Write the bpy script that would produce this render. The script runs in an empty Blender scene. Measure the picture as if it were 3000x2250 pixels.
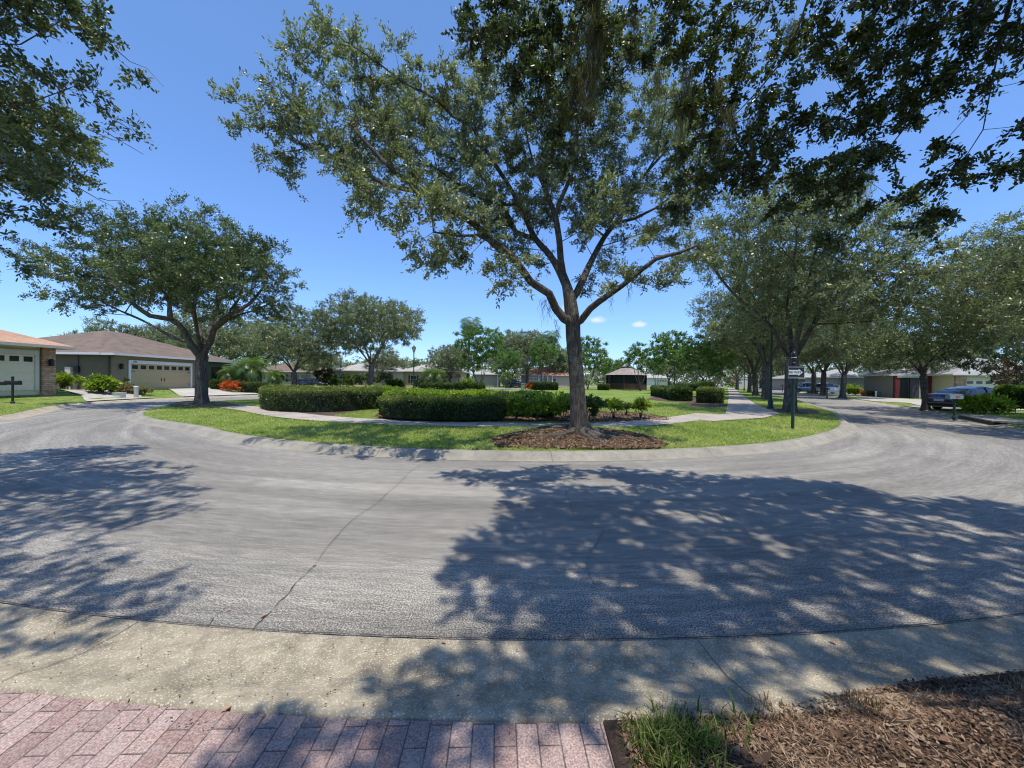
import bpy, bmesh, math, random
import numpy as np
from mathutils import Vector, Matrix
from mathutils.geometry import delaunay_2d_cdt
PI = math.pi
rad = math.radians
random.seed(7)
scene = bpy.context.scene
C = scene.collection

# ------------------------------------------------------------------ camera
F = 1130.0; CH = 1.6
PITCH = math.atan(10/F); ROLL = rad(0.7)
fwd = np.array([0, math.cos(PITCH), -math.sin(PITCH)])
up0 = np.array([0, math.sin(PITCH), math.cos(PITCH)])
rt0 = np.array([1.0, 0, 0])
RT = rt0*math.cos(ROLL) + up0*math.sin(ROLL)
UP = up0*math.cos(ROLL) - rt0*math.sin(ROLL)
CAM = np.array([0, 0, CH])
def ray(px, py): return fwd*F + RT*(px-1500) + UP*(1125-py)
def at(px, py, z=0.0):
    d = ray(px, py); return CAM + d*((z-CH)/d[2])
def atY(px, py, Y):
    d = ray(px, py); return CAM + d*(Y/d[1])
cd = bpy.data.cameras.new('camera'); cam = bpy.data.objects.new('camera', cd); C.objects.link(cam)
cd.sensor_width = 36; cd.lens = 36*F/3000; cd.clip_end = 3000; cd.clip_start = 0.05
cam.matrix_world = Matrix(((RT[0], UP[0], -fwd[0], 0), (RT[1], UP[1], -fwd[1], 0), (RT[2], UP[2], -fwd[2], CH), (0, 0, 0, 1)))
scene.camera = cam

def sstep(a, b, x):
    t = np.clip((np.asarray(x, float)-a)/(b-a), 0, 1); return t*t*(3-2*t)

# ------------------------------------------------------------------ object helpers
def tag(o, label=None, cat=None, group=None, kind=None):
    if label: o['label'] = label
    if cat: o['category'] = cat
    if group: o['group'] = group
    if kind: o['kind'] = kind
    return o
def link(name, me, mats=None, parent=None):
    o = bpy.data.objects.new(name, me); C.objects.link(o)
    if mats is not None and me is not None and not len(me.materials):
        for m in (mats if isinstance(mats, (list, tuple)) else [mats]): me.materials.append(m)
    if parent is not None: o.parent = parent
    return o
def thing(name, label, cat, loc=(0, 0, 0), rz=0, group=None, scale=None):
    o = bpy.data.objects.new(name, None); C.objects.link(o)
    o.location = loc; o.rotation_euler = (0, 0, rz); o.empty_display_size = .2
    if scale: o.scale = (scale,)*3 if not hasattr(scale, '__len__') else scale
    return tag(o, label, cat, group)
def dup(root, loc, rz, label=None, group=None, scale=None):
    def cp(o, parent):
        c = o.copy(); C.objects.link(c); c.parent = parent
        for ch in list(o.children): cp(ch, c)
        return c
    r = cp(root, None); r.location = loc; r.rotation_euler = (0, 0, rz)
    if scale: r.scale = (scale,)*3 if not hasattr(scale, '__len__') else scale
    if label: r['label'] = label
    if group: r['group'] = group
    return r
def mesh_np(name, V, Fc, attr=None, smooth=False, midx=None):
    """V (n,3); Fc (m,k) int array, or a list of such arrays"""
    me = bpy.data.meshes.new(name)
    V = np.asarray(V, np.float32)
    fl = Fc if isinstance(Fc, list) else [Fc]
    fl = [np.asarray(f, np.int32) for f in fl if len(f)]
    loops = np.concatenate([f.ravel() for f in fl])
    tot = np.concatenate([np.full(len(f), f.shape[1], np.int32) for f in fl])
    st = np.concatenate([[0], np.cumsum(tot)[:-1]]).astype(np.int32)
    me.vertices.add(len(V)); me.vertices.foreach_set('co', V.ravel())
    me.loops.add(len(loops)); me.loops.foreach_set('vertex_index', loops)
    me.polygons.add(len(tot)); me.polygons.foreach_set('loop_start', st)
    if midx is not None: me.polygons.foreach_set('material_index', np.asarray(midx, np.int32))
    me.polygons.foreach_set('use_smooth', np.full(len(tot), smooth, bool))
    me.update(calc_edges=True)
    if attr is not None:
        a = me.attributes.new('v', 'FLOAT', 'POINT'); a.data.foreach_set('value', np.asarray(attr, np.float32))
    return me
class MB:
    """collects simple shapes into one mesh"""
    def __init__(s): s.v = []; s.f = []; s.m = []
    def add(s, vs, fs, mi=0):
        b = len(s.v); s.v += [tuple(map(float, v)) for v in vs]
        for f in fs: s.f.append([b+i for i in f]); s.m.append(mi)
        return s
    def box(s, x0, x1, y0, y1, z0, z1, mi=0):
        vs = [(x, y, z) for z in (z0, z1) for y in (y0, y1) for x in (x0, x1)]
        return s.add(vs, [(0, 2, 3, 1), (4, 5, 7, 6), (0, 1, 5, 4), (2, 6, 7, 3), (0, 4, 6, 2), (1, 3, 7, 5)], mi)
    def tube(s, pts, r, n=8, mi=0, cap=True):
        pts = [np.array(p, float) for p in pts]; R = r if hasattr(r, '__len__') else [r]*len(pts)
        vs = []; prev = None
        for i, p in enumerate(pts):
            t = pts[min(i+1, len(pts)-1)]-pts[max(i-1, 0)]; t = t/(np.linalg.norm(t)+1e-9)
            if prev is None:
                a = np.cross(t, [0, 0, 1]); a = a if np.linalg.norm(a) > .1 else np.cross(t, [0, 1, 0])
            else: a = prev-t*np.dot(prev, t)
            a = a/(np.linalg.norm(a)+1e-9); prev = a; b = np.cross(t, a)
            for k in range(n):
                th = 2*PI*k/n; vs.append(p+R[i]*(a*math.cos(th)+b*math.sin(th)))
        fs = [(i*n+k, i*n+(k+1) % n, (i+1)*n+(k+1) % n, (i+1)*n+k) for i in range(len(pts)-1) for k in range(n)]
        if cap: fs += [tuple(range(n-1, -1, -1)), tuple((len(pts)-1)*n+k for k in range(n))]
        return s.add(vs, fs, mi)
    def lathe(s, prof, n=12, c=(0, 0, 0), mi=0):
        vs = []
        for r, z in prof:
            for k in range(n): vs.append((c[0]+r*math.cos(2*PI*k/n), c[1]+r*math.sin(2*PI*k/n), c[2]+z))
        m = len(prof)
        fs = [(i*n+k, i*n+(k+1) % n, (i+1)*n+(k+1) % n, (i+1)*n+k) for i in range(m-1) for k in range(n)]
        fs += [tuple(range(n-1, -1, -1)), tuple((m-1)*n+k for k in range(n))]
        return s.add(vs, fs, mi)
    def prism(s, poly, a, b, axis='y', mi=0):
        n = len(poly)
        def P(p, t): return (p[0], t, p[1]) if axis == 'y' else ((t, p[0], p[1]) if axis == 'x' else (p[0], p[1], t))
        vs = [P(p, a) for p in poly]+[P(p, b) for p in poly]
        fs = [tuple(range(n)), tuple(range(2*n-1, n-1, -1))]+[(i, i+n, (i+1) % n+n, (i+1) % n) for i in range(n)]
        return s.add(vs, fs, mi)
    def build(s, name, mats, parent=None, smooth=False, bevel=0):
        me = bpy.data.meshes.new(name); me.from_pydata(s.v, [], s.f)
        me.polygons.foreach_set('material_index', s.m)
        bm = bmesh.new(); bm.from_mesh(me); bmesh.ops.recalc_face_normals(bm, faces=bm.faces)
        if bevel:
            es = [e for e in bm.edges if len(e.link_faces) == 2 and e.calc_face_angle(0) > .6]
            bmesh.ops.bevel(bm, geom=es, offset=bevel, segments=2, affect='EDGES', profile=.6)
        bm.to_mesh(me); bm.free()
        if smooth:
            me.polygons.foreach_set('use_smooth', [True]*len(me.polygons))
            try: me.set_sharp_from_angle(angle=rad(40))
            except Exception: pass
        me.update()
        return link(name, me, mats, parent)

# ------------------------------------------------------------------ materials
def mat(name, col=(.5, .5, .5), rough=.7, metal=0, spec=.4, var=.12, vscale=6, bump=0, bscale=60, coat=0):
    m = bpy.data.materials.new(name); m.use_nodes = True; nt = m.node_tree; N = nt.nodes; L = nt.links
    b = N['Principled BSDF']; b.inputs['Roughness'].default_value = rough; b.inputs['Metallic'].default_value = metal
    b.inputs['Specular IOR Level'].default_value = spec; b.inputs['Coat Weight'].default_value = coat
    tc = N.new('ShaderNodeTexCoord'); n = N.new('ShaderNodeTexNoise'); n.inputs['Scale'].default_value = vscale
    n.inputs['Detail'].default_value = 5; L.new(tc.outputs['Object'], n.inputs['Vector'])
    cr = N.new('ShaderNodeValToRGB'); cr.color_ramp.elements[0].position = .3; cr.color_ramp.elements[1].position = .7
    cr.color_ramp.elements[0].color = (*[c*(1-var) for c in col], 1); cr.color_ramp.elements[1].color = (*[min(1, c*(1+var)) for c in col], 1)
    L.new(n.outputs['Fac'], cr.inputs['Fac']); L.new(cr.outputs['Color'], b.inputs['Base Color'])
    if bump:
        n2 = N.new('ShaderNodeTexNoise'); n2.inputs['Scale'].default_value = bscale; n2.inputs['Detail'].default_value = 4
        L.new(tc.outputs['Object'], n2.inputs['Vector'])
        bp = N.new('ShaderNodeBump'); bp.inputs['Strength'].default_value = bump; bp.inputs['Distance'].default_value = .02
        L.new(n2.outputs['Fac'], bp.inputs['Height']); L.new(bp.outputs['Normal'], b.inputs['Normal'])
    return m
class NT:
    def __init__(s, name):
        s.m = bpy.data.materials.new(name); s.m.use_nodes = True; s.nt = s.m.node_tree; s.N = s.nt.nodes; s.b = s.N['Principled BSDF']
    def n(s, t, **kw):
        x = s.N.new(t)
        for k, v in kw.items(): setattr(x, k, v)
        return x
    def l(s, a, b): s.nt.links.new(a, b)
    def pos(s): return s.n('ShaderNodeNewGeometry').outputs['Position']
    def noise(s, vec, scale, detail=4, rough=.55, dist=0):
        x = s.n('ShaderNodeTexNoise'); x.inputs['Scale'].default_value = scale; x.inputs['Detail'].default_value = detail
        x.inputs['Roughness'].default_value = rough; x.inputs['Distortion'].default_value = dist
        s.l(vec, x.inputs['Vector']); return x.outputs['Fac']
    def ramp(s, fac, stops):
        r = s.n('ShaderNodeValToRGB'); e = r.color_ramp.elements
        while len(e) < len(stops): e.new(.5)
        for i, (p, c) in enumerate(stops):
            e[i].position = p; e[i].color = (*c, 1) if hasattr(c, '__len__') else (c, c, c, 1)
        s.l(fac, r.inputs['Fac']); return r.outputs['Color']
    def math(s, op, a, b=None, c=None):
        x = s.n('ShaderNodeMath', operation=op)
        for i, v in enumerate((a, b, c)):
            if v is None: continue
            if isinstance(v, (int, float)): x.inputs[i].default_value = v
            else: s.l(v, x.inputs[i])
        return x.outputs[0]
    def mix(s, fac, a, b, blend='MIX'):
        x = s.n('ShaderNodeMix', data_type='RGBA', blend_type=blend)
        for i, v in ((0, fac), (6, a), (7, b)):
            if isinstance(v, (int, float)): x.inputs[i].default_value = v
            elif hasattr(v, '__len__'): x.inputs[i].default_value = (*v, 1)
            else: s.l(v, x.inputs[i])
        return x.outputs[2]
    def bump(s, h, strength=.4, dist=.01):
        x = s.n('ShaderNodeBump'); x.inputs['Strength'].default_value = strength; x.inputs['Distance'].default_value = dist
        s.l(h, x.inputs['Height']); s.l(x.outputs['Normal'], s.b.inputs['Normal'])
RC = (0.0, 22.0)   # centre of the ring road
def polar(t, p):
    """returns radius, angle"""
    sx = t.n('ShaderNodeSeparateXYZ'); t.l(p, sx.inputs[0])
    x = t.math('SUBTRACT', sx.outputs[0], RC[0]); y = t.math('SUBTRACT', sx.outputs[1], RC[1])
    r = t.math('SQRT', t.math('ADD', t.math('MULTIPLY', x, x), t.math('MULTIPLY', y, y)))
    return r, t.math('ARCTAN2', y, x)
def comb(t, a, b, c=0.0):
    x = t.n('ShaderNodeCombineXYZ')
    for i, v in enumerate((a, b, c)):
        if isinstance(v, (int, float)): x.inputs[i].default_value = v
        else: t.l(v, x.inputs[i])
    return x.outputs[0]
def m_asphalt():
    t = NT('asphalt'); p = t.pos(); r, a = polar(t, p)
    streak = t.noise(comb(t, t.math('MULTIPLY', r, 2.2), t.math('MULTIPLY', a, 2.2)), 1.0, 6, .62, .3)
    streak2 = t.noise(comb(t, t.math('MULTIPLY', r, 9.0), t.math('MULTIPLY', a, 5.0)), 1.0, 4, .6)
    fine = t.noise(p, 82, 4, .9)
    mid = t.noise(p, 24, 5, .7)
    big = t.noise(p, .45, 3)
    c1 = t.ramp(streak, [(.30, (.160, .149, .130)), (.50, (.222, .207, .182)), (.70, (.312, .290, .252))])
    c2 = t.mix(t.ramp(streak2, [(.55, 0.0), (.78, 0.40)]), c1, (.30, .29, .275))
    c3 = t.mix(.9, c2, t.ramp(fine, [(.41, .18), (.50, .85), (.59, 2.4)]), 'MULTIPLY')
    c4 = t.mix(.5, c3, t.ramp(mid, [(.3, .75), (.7, 1.22)]), 'MULTIPLY')
    stain = t.noise(comb(t, t.math('MULTIPLY', r, 1.0), t.math('MULTIPLY', a, 9.0)), 1.1, 5, .7)
    c4 = t.mix(t.ramp(stain, [(.60, 0.0), (.74, .45)]), c4, (.10, .095, .09))
    scuff = t.noise(comb(t, t.math('MULTIPLY', r, 26.0), t.math('MULTIPLY', a, 1.6)), 1.0, 3, .6)
    c4 = t.mix(t.ramp(scuff, [(.64, 0.0), (.74, .30)]), c4, (.40, .38, .35))
    g2 = t.noise(comb(t, t.math('MULTIPLY', r, 22.0), t.math('MULTIPLY', a, 60.0)), 1.0, 5, .75)
    c4 = t.mix(.55, c4, t.ramp(g2, [(.36, .58), (.5, 1.0), (.66, 1.55)]), 'MULTIPLY')
    c5 = t.mix(.8, c4, t.ramp(big, [(.35, .84), (.7, 1.14)]), 'MULTIPLY')
    t.l(c5, t.b.inputs['Base Color']); t.b.inputs['Roughness'].default_value = .85; t.b.inputs['Specular IOR Level'].default_value = .25
    t.bump(fine, .35, .006); return t.m
def m_gutter():
    t = NT('shell_concrete'); p = t.pos()
    v = t.n('ShaderNodeTexVoronoi'); v.inputs['Scale'].default_value = 75; t.l(p, v.inputs['Vector'])
    v2 = t.n('ShaderNodeTexVoronoi'); v2.inputs['Scale'].default_value = 42; t.l(p, v2.inputs['Vector'])
    big = t.noise(p, 2.2, 5, .6); st = t.noise(p, 9, 6, .7)
    base = t.ramp(big, [(.3, (.22, .183, .122)), (.5, (.33, .282, .200)), (.72, (.40, .345, .24))])
    peb = t.math('MULTIPLY', t.ramp(v.outputs['Distance'], [(.20, 1.0), (.42, 0.0)]), t.ramp(t.noise(p, 30, 2), [(.38, 0.0), (.5, 1.0)]))
    c = t.mix(t.math('MULTIPLY', peb, .75), base, (.62, .58, .49))
    c = t.mix(t.math('MULTIPLY', t.ramp(v2.outputs['Distance'], [(.08, 1.0), (.22, 0.0)]), .6), c, (.13, .12, .10))
    c = t.mix(.8, c, t.ramp(st, [(.3, .55), (.6, 1.15)]), 'MULTIPLY')
    t.l(c, t.b.inputs['Base Color']); t.b.inputs['Roughness'].default_value = .9
    t.bump(t.math('SUBTRACT', 1.0, v.outputs['Distance']), .45, .006); return t.m
def m_concrete(name, col, joint=0):
    t = NT(name); p = t.pos(); a = t.noise(p, 1.1, 5, .65); b = t.noise(p, 55, 3, .7); st = t.noise(p, 5, 6, .75)
    c = t.ramp(a, [(.3, [k*.78 for k in col]), (.7, [k*1.15 for k in col])])
    c = t.mix(.7, c, t.ramp(st, [(.28, .6), (.55, 1.08)]), 'MULTIPLY')
    c = t.mix(.6, c, t.ramp(b, [(.35, .72), (.65, 1.2)]), 'MULTIPLY')
    t.l(c, t.b.inputs['Base Color']); t.b.inputs['Roughness'].default_value = .9; t.bump(b, .3, .004); return t.m
def m_lawn():
    t = NT('lawn'); p = t.pos(); a = t.noise(p, .35, 5, .6); b = t.noise(p, 3.2, 6, .7); c_ = t.noise(p, 28, 4, .75)
    c = t.ramp(a, [(.3, (.12, .19, .035)), (.5, (.17, .24, .05)), (.66, (.25, .28, .085)), (.8, (.36, .31, .15))])
    c = t.mix(.9, c, t.ramp(b, [(.3, .55), (.7, 1.4)]), 'MULTIPLY')
    c = t.mix(.9, c, t.ramp(c_, [(.3, .45), (.7, 1.5)]), 'MULTIPLY')
    t.l(c, t.b.inputs['Base Color']); t.b.inputs['Roughness'].default_value = .95; t.b.inputs['Specular IOR Level'].default_value = .1
    t.bump(c_, .8, .05); return t.m
def m_mulch():
    t = NT('mulch'); p = t.pos(); a = t.noise(p, 3, 5, .7); b = t.noise(p, 60, 5, .8, .6)
    c = t.ramp(a, [(.3, (.05, .032, .020)), (.55, (.11, .070, .045)), (.75, (.19, .135, .09))])
    c = t.mix(.95, c, t.ramp(b, [(.32, .3), (.55, 1.0), (.7, 1.9)]), 'MULTIPLY')
    t.l(c, t.b.inputs['Base Color']); t.b.inputs['Roughness'].default_value = .95; t.bump(b, .9, .03); return t.m
def m_brick():
    t = NT('brick_pavers'); p = t.pos()
    mp = t.n('ShaderNodeMapping'); mp.inputs['Rotation'].default_value = (0, 0, rad(88)); t.l(p, mp.inputs['Vector'])
    br = t.n('ShaderNodeTexBrick'); br.offset = .5; br.inputs['Scale'].default_value = 1
    br.inputs['Brick Width'].default_value = .21; br.inputs['Row Height'].default_value = .093
    br.inputs['Mortar Size'].default_value = .0035; br.inputs['Mortar Smooth'].default_value = .3; br.inputs['Bias'].default_value = 0
    br.inputs['Color1'].default_value = (.28, .185, .160, 1); br.inputs['Color2'].default_value = (.40, .29, .255, 1); br.inputs['Mortar'].default_value = (.11, .08, .07, 1)
    t.l(mp.outputs[0], br.inputs['Vector'])
    a = t.noise(p, 14, 6, .75); b = t.noise(p, 110, 3, .85); g = t.noise(p, 2.5, 4)
    c = t.mix(.95, br.outputs['Color'], t.ramp(b, [(.36, .5), (.5, 1.0), (.64, 1.6)]), 'MULTIPLY')
    c = t.mix(t.ramp(a, [(.50, 0.0), (.70, .45)]), c, (.42, .38, .355))
    c = t.mix(t.ramp(g, [(.5, 0.0), (.8, .35)]), c, (.2, .15, .14))
    t.l(c, t.b.inputs['Base Color']); t.b.inputs['Roughness'].default_value = .9
    h = t.math('ADD', t.math('MULTIPLY', br.outputs['Fac'], -1.5), b); t.bump(h, .6, .006); return t.m
def m_bark(name, c0, c1):
    t = NT(name); tc = t.n('ShaderNodeTexCoord'); mp = t.n('ShaderNodeMapping'); mp.inputs['Scale'].default_value = (1, 1, .16)
    t.l(tc.outputs['Object'], mp.inputs['Vector'])
    a = t.noise(mp.outputs[0], 26, 6, .7, .5); b = t.noise(tc.outputs['Object'], 3.2, 5, .7); f = t.noise(tc.outputs['Object'], 70, 3, .7)
    c = t.ramp(a, [(.36, c0), (.5, [k*.6+j*.4 for k, j in zip(c0, c1)]), (.62, c1)])
    c = t.mix(t.ramp(b, [(.5, 0.0), (.66, .65)]), c, (.20, .195, .17))
    c = t.mix(.5, c, t.ramp(f, [(.3, .6), (.7, 1.3)]), 'MULTIPLY')
    t.l(c, t.b.inputs['Base Color']); t.b.inputs['Roughness'].default_value = .95; t.b.inputs['Specular IOR Level'].default_value = .2
    t.bump(a, 1.0, .05); return t.m
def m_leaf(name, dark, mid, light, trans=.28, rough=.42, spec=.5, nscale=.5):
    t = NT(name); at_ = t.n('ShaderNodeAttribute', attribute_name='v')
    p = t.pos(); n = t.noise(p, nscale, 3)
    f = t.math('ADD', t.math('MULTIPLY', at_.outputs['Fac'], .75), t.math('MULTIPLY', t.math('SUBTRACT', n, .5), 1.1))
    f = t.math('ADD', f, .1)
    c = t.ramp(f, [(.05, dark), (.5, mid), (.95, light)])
    t.l(c, t.b.inputs['Base Color']); t.b.inputs['Roughness'].default_value = rough; t.b.inputs['Specular IOR Level'].default_value = spec
    tr = t.n('ShaderNodeBsdfTranslucent'); t.l(t.mix(1.0, c, (1.9, 2.1, .9), 'MULTIPLY'), tr.inputs['Color'])
    mx = t.n('ShaderNodeMixShader'); mx.inputs[0].default_value = trans
    t.l(t.b.outputs[0], mx.inputs[1]); t.l(tr.outputs[0], mx.inputs[2]); t.l(mx.outputs[0], t.N['Material Output'].inputs['Surface']); return t.m
def m_shingle(name, c0, c1, row=.18):
    t = NT(name); tc = t.n('ShaderNodeTexCoord'); p = tc.outputs['Object']; a = t.noise(p, 1.3, 5, .7); b = t.noise(p, 11, 4, .8)
    sx = t.n('ShaderNodeSeparateXYZ'); t.l(p, sx.inputs[0])
    w = t.math('FRACT', t.math('DIVIDE', sx.outputs[2], row*.4))
    c = t.ramp(a, [(.3, c0), (.7, c1)])
    c = t.mix(.8, c, t.ramp(b, [(.3, .7), (.7, 1.3)]), 'MULTIPLY')
    c = t.mix(.6, c, t.ramp(w, [(.0, .65), (.25, 1.0)]), 'MULTIPLY')
    t.l(c, t.b.inputs['Base Color']); t.b.inputs['Roughness'].default_value = .9; return t.m
def m_stone():
    t = NT('ledge_stone'); tc = t.n('ShaderNodeTexCoord'); sx = t.n('ShaderNodeSeparateXYZ'); t.l(tc.outputs['Object'], sx.inputs[0])
    q = comb(t, t.math('ADD', sx.outputs[0], sx.outputs[1]), sx.outputs[2])
    br = t.n('ShaderNodeTexBrick'); br.inputs['Scale'].default_value = 1; br.inputs['Brick Width'].default_value = .42; br.inputs['Row Height'].default_value = .11
    br.inputs['Mortar Size'].default_value = .008; br.inputs['Color1'].default_value = (.40, .21, .12, 1); br.inputs['Color2'].default_value = (.50, .36, .24, 1); br.inputs['Mortar'].default_value = (.12, .07, .05, 1)
    t.l(q, br.inputs['Vector']); n = t.noise(q, 3.5, 4, .7)
    c = t.mix(.9, br.outputs['Color'], t.ramp(n, [(.3, .55), (.7, 1.4)]), 'MULTIPLY')
    t.l(c, t.b.inputs['Base Color']); t.b.inputs['Roughness'].default_value = .9; t.bump(br.outputs['Fac'], -.6, .03); return t.m
def m_glass(name='window_glass', col=(.02, .025, .03)):
    return mat(name, col, .06, 0, .8, .3, 1.2)

M = dict(
 asphalt=m_asphalt(), gutter=m_gutter(), kerb=m_concrete('kerb_concrete', (.29, .265, .215)), path=m_concrete('path_concrete', (.40, .345, .29)),
 drive=m_concrete('drive_concrete', (.45, .41, .35)), lawn=m_lawn(), mulch=m_mulch(), brick=m_brick(),
 bark=m_bark('bark', (.045, .037, .030), (.165, .138, .112)), bark2=m_bark('pale_bark', (.08, .066, .052), (.25, .21, .17)), stone=m_stone(),
 glass=m_glass(), white=mat('white_paint', (.74, .73, .69), .5, var=.05), black=mat('black_metal', (.015, .018, .02), .4), dgreen=mat('dark_green_metal', (.012, .035, .028), .4),
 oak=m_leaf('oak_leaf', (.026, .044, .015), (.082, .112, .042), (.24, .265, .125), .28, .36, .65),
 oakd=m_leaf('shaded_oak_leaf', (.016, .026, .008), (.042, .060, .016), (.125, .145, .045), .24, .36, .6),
 oakg=m_leaf('greyish_oak_leaf', (.055, .070, .034), (.155, .178, .095), (.36, .37, .23), .28, .36, .65),
 myrtle=m_leaf('myrtle_leaf', (.045, .09, .02), (.10, .17, .045), (.20, .29, .09), .36, .42, .4),
 red=m_leaf('reddish_leaf', (.035, .014, .012), (.075, .045, .02), (.10, .12, .03), .25, .4, .5),
 hedge=m_leaf('hedge_leaf', (.026, .048, .010), (.066, .105, .022), (.16, .195, .045), .3, .42, .45, 1.5),
 lime=m_leaf('lime_leaf', (.07, .12, .012), (.19, .27, .025), (.36, .40, .06), .38, .4, .45, 1.5),
 orange=m_leaf('orange_flower', (.16, .12, .03), (.52, .10, .025), (.65, .17, .05), .3, .6, .2, 3),
 yellowish=m_leaf('croton_leaf', (.12, .2, .02), (.42, .42, .04), (.5, .2, .05), .3, .5, .3, 2),
 pinkish=m_leaf('pinkish_leaf', (.1, .13, .03), (.26, .22, .12), (.34, .18, .15), .3, .5, .3, 2),
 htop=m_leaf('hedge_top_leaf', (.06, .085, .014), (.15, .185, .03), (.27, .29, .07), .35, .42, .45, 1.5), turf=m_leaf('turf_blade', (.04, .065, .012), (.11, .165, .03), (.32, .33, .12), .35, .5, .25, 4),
 palm=m_leaf('palm_leaf', (.035, .075, .014), (.09, .15, .03), (.20, .25, .07), .3, .35, .5),
 grass=m_leaf('grass_blade', (.15, .20, .04), (.30, .36, .095), (.60, .52, .28), .40, .5, .25, .8),
 moss=m_leaf('hanging_moss', (.075, .075, .048), (.14, .138, .092), (.22, .21, .15), .3, .9, .1),
 core=mat('hedge_core', (.012, .02, .007), .95, var=.4), chip=m_leaf('mulch_chip', (.05, .030, .018), (.165, .098, .060), (.40, .29, .20), .1, .8, .2, 6),
 straw=m_leaf('dry_straw', (.13, .075, .045), (.29, .185, .115), (.50, .39, .28), .2, .7, .2, 5),
)
# ------------------------------------------------------------------ world and sun
SV = np.array([.065, -.22, 1.0]); SV /= np.linalg.norm(SV)
el = math.asin(SV[2]); azr = math.atan2(SV[0], SV[1])
w = bpy.data.worlds.new('World'); scene.world = w; w.use_nodes = True; nt = w.node_tree
bg = nt.nodes['Background']; sky = nt.nodes.new('ShaderNodeTexSky'); sky.sky_type = 'NISHITA'; sky.sun_disc = False
sky.sun_elevation = el; sky.sun_rotation = azr; sky.air_density = 1.0; sky.dust_density = .25; sky.ozone_density = 2.2
hs = nt.nodes.new('ShaderNodeHueSaturation'); hs.inputs['Saturation'].default_value = 1.02; hs.inputs['Value'].default_value = 1.78
gm = nt.nodes.new('ShaderNodeMix'); gm.data_type = 'RGBA'; gm.blend_type = 'MULTIPLY'; gm.inputs[0].default_value = 1; gm.inputs[7].default_value = (.95, 1.0, 1.19, 1)
nt.links.new(sky.outputs[0], gm.inputs[6]); nt.links.new(gm.outputs[2], hs.inputs['Color'])
tcz = nt.nodes.new('ShaderNodeTexCoord'); sz = nt.nodes.new('ShaderNodeSeparateXYZ'); nt.links.new(tcz.outputs['Generated'], sz.inputs[0])
zr = nt.nodes.new('ShaderNodeValToRGB'); nt.links.new(sz.outputs[2], zr.inputs[0]); e_ = zr.color_ramp.elements
e_[0].position = 0.0; e_[0].color = (.60, .74, .92, 1); e_[1].position = .60; e_[1].color = (.88, 1.0, 1.0, 1)
x_ = e_.new(.22); x_.color = (.74, .88, 1.0, 1)
zm = nt.nodes.new('ShaderNodeMix'); zm.data_type = 'RGBA'; zm.blend_type = 'MULTIPLY'; zm.inputs[0].default_value = 1; nt.links.new(hs.outputs[0], zm.inputs[6]); nt.links.new(zr.outputs[0], zm.inputs[7]); hs = zm
# two or three small cumulus puffs low over the park, part of the sky itself
tc = nt.nodes.new('ShaderNodeTexCoord'); last = hs.outputs[2]
nz = nt.nodes.new('ShaderNodeTexNoise'); nz.inputs['Scale'].default_value = 34; nz.inputs['Detail'].default_value = 5; nt.links.new(tc.outputs['Generated'], nz.inputs['Vector'])
for (cx, cy, wx, wy) in ((1655, 915, 34, 22), (1745, 938, 30, 10), (1875, 951, 26, 8)):
    d = ray(cx, cy); d = d/np.linalg.norm(d)
    s = nt.nodes.new('ShaderNodeVectorMath'); s.operation = 'SUBTRACT'; s.inputs[1].default_value = d; nt.links.new(tc.outputs['Generated'], s.inputs[0])
    sc = nt.nodes.new('ShaderNodeVectorMath'); sc.operation = 'MULTIPLY'; sc.inputs[1].default_value = (F/wx, F/wx, F/wy); nt.links.new(s.outputs[0], sc.inputs[0])
    ln = nt.nodes.new('ShaderNodeVectorMath'); ln.operation = 'LENGTH'; nt.links.new(sc.outputs[0], ln.inputs[0])
    m1 = nt.nodes.new('ShaderNodeMath'); m1.operation = 'MULTIPLY_ADD'; nt.links.new(nz.outputs['Fac'], m1.inputs[0]); m1.inputs[1].default_value = 2.6; nt.links.new(ln.outputs['Value'], m1.inputs[2])
    mr = nt.nodes.new('ShaderNodeMapRange'); mr.interpolation_type = 'SMOOTHSTEP'; mr.inputs[1].default_value = 1.4; mr.inputs[2].default_value = 2.5; mr.inputs[3].default_value = .85; mr.inputs[4].default_value = 0
    nt.links.new(m1.outputs[0], mr.inputs[0])
    mx = nt.nodes.new('ShaderNodeMix'); mx.data_type = 'RGBA'; nt.links.new(mr.outputs[0], mx.inputs[0]); nt.links.new(last, mx.inputs[6]); mx.inputs[7].default_value = (8.0, 8.6, 9.4, 1)
    last = mx.outputs[2]
nt.links.new(last, bg.inputs['Color']); bg.inputs['Strength'].default_value = .11
sd = bpy.data.lights.new('sun', 'SUN'); so = bpy.data.objects.new('sun', sd); C.objects.link(so)
sd.energy = 5.0; sd.angle = rad(.53); sd.color = (1, .945, .84)
so.rotation_euler = Vector(SV).to_track_quat('Z', 'Y').to_euler()
scene.view_settings.view_transform = 'Standard'; scene.view_settings.look = 'None'; scene.view_settings.exposure = 0
cy = scene.cycles; cy.max_bounces = 3; cy.diffuse_bounces = 1; cy.glossy_bounces = 2; cy.transmission_bounces = 2; cy.transparent_max_bounces = 4
cy.caustics_reflective = False; cy.caustics_refractive = False; cy.sample_clamp_indirect = 4

cy.filter_width = 1.15
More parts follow.
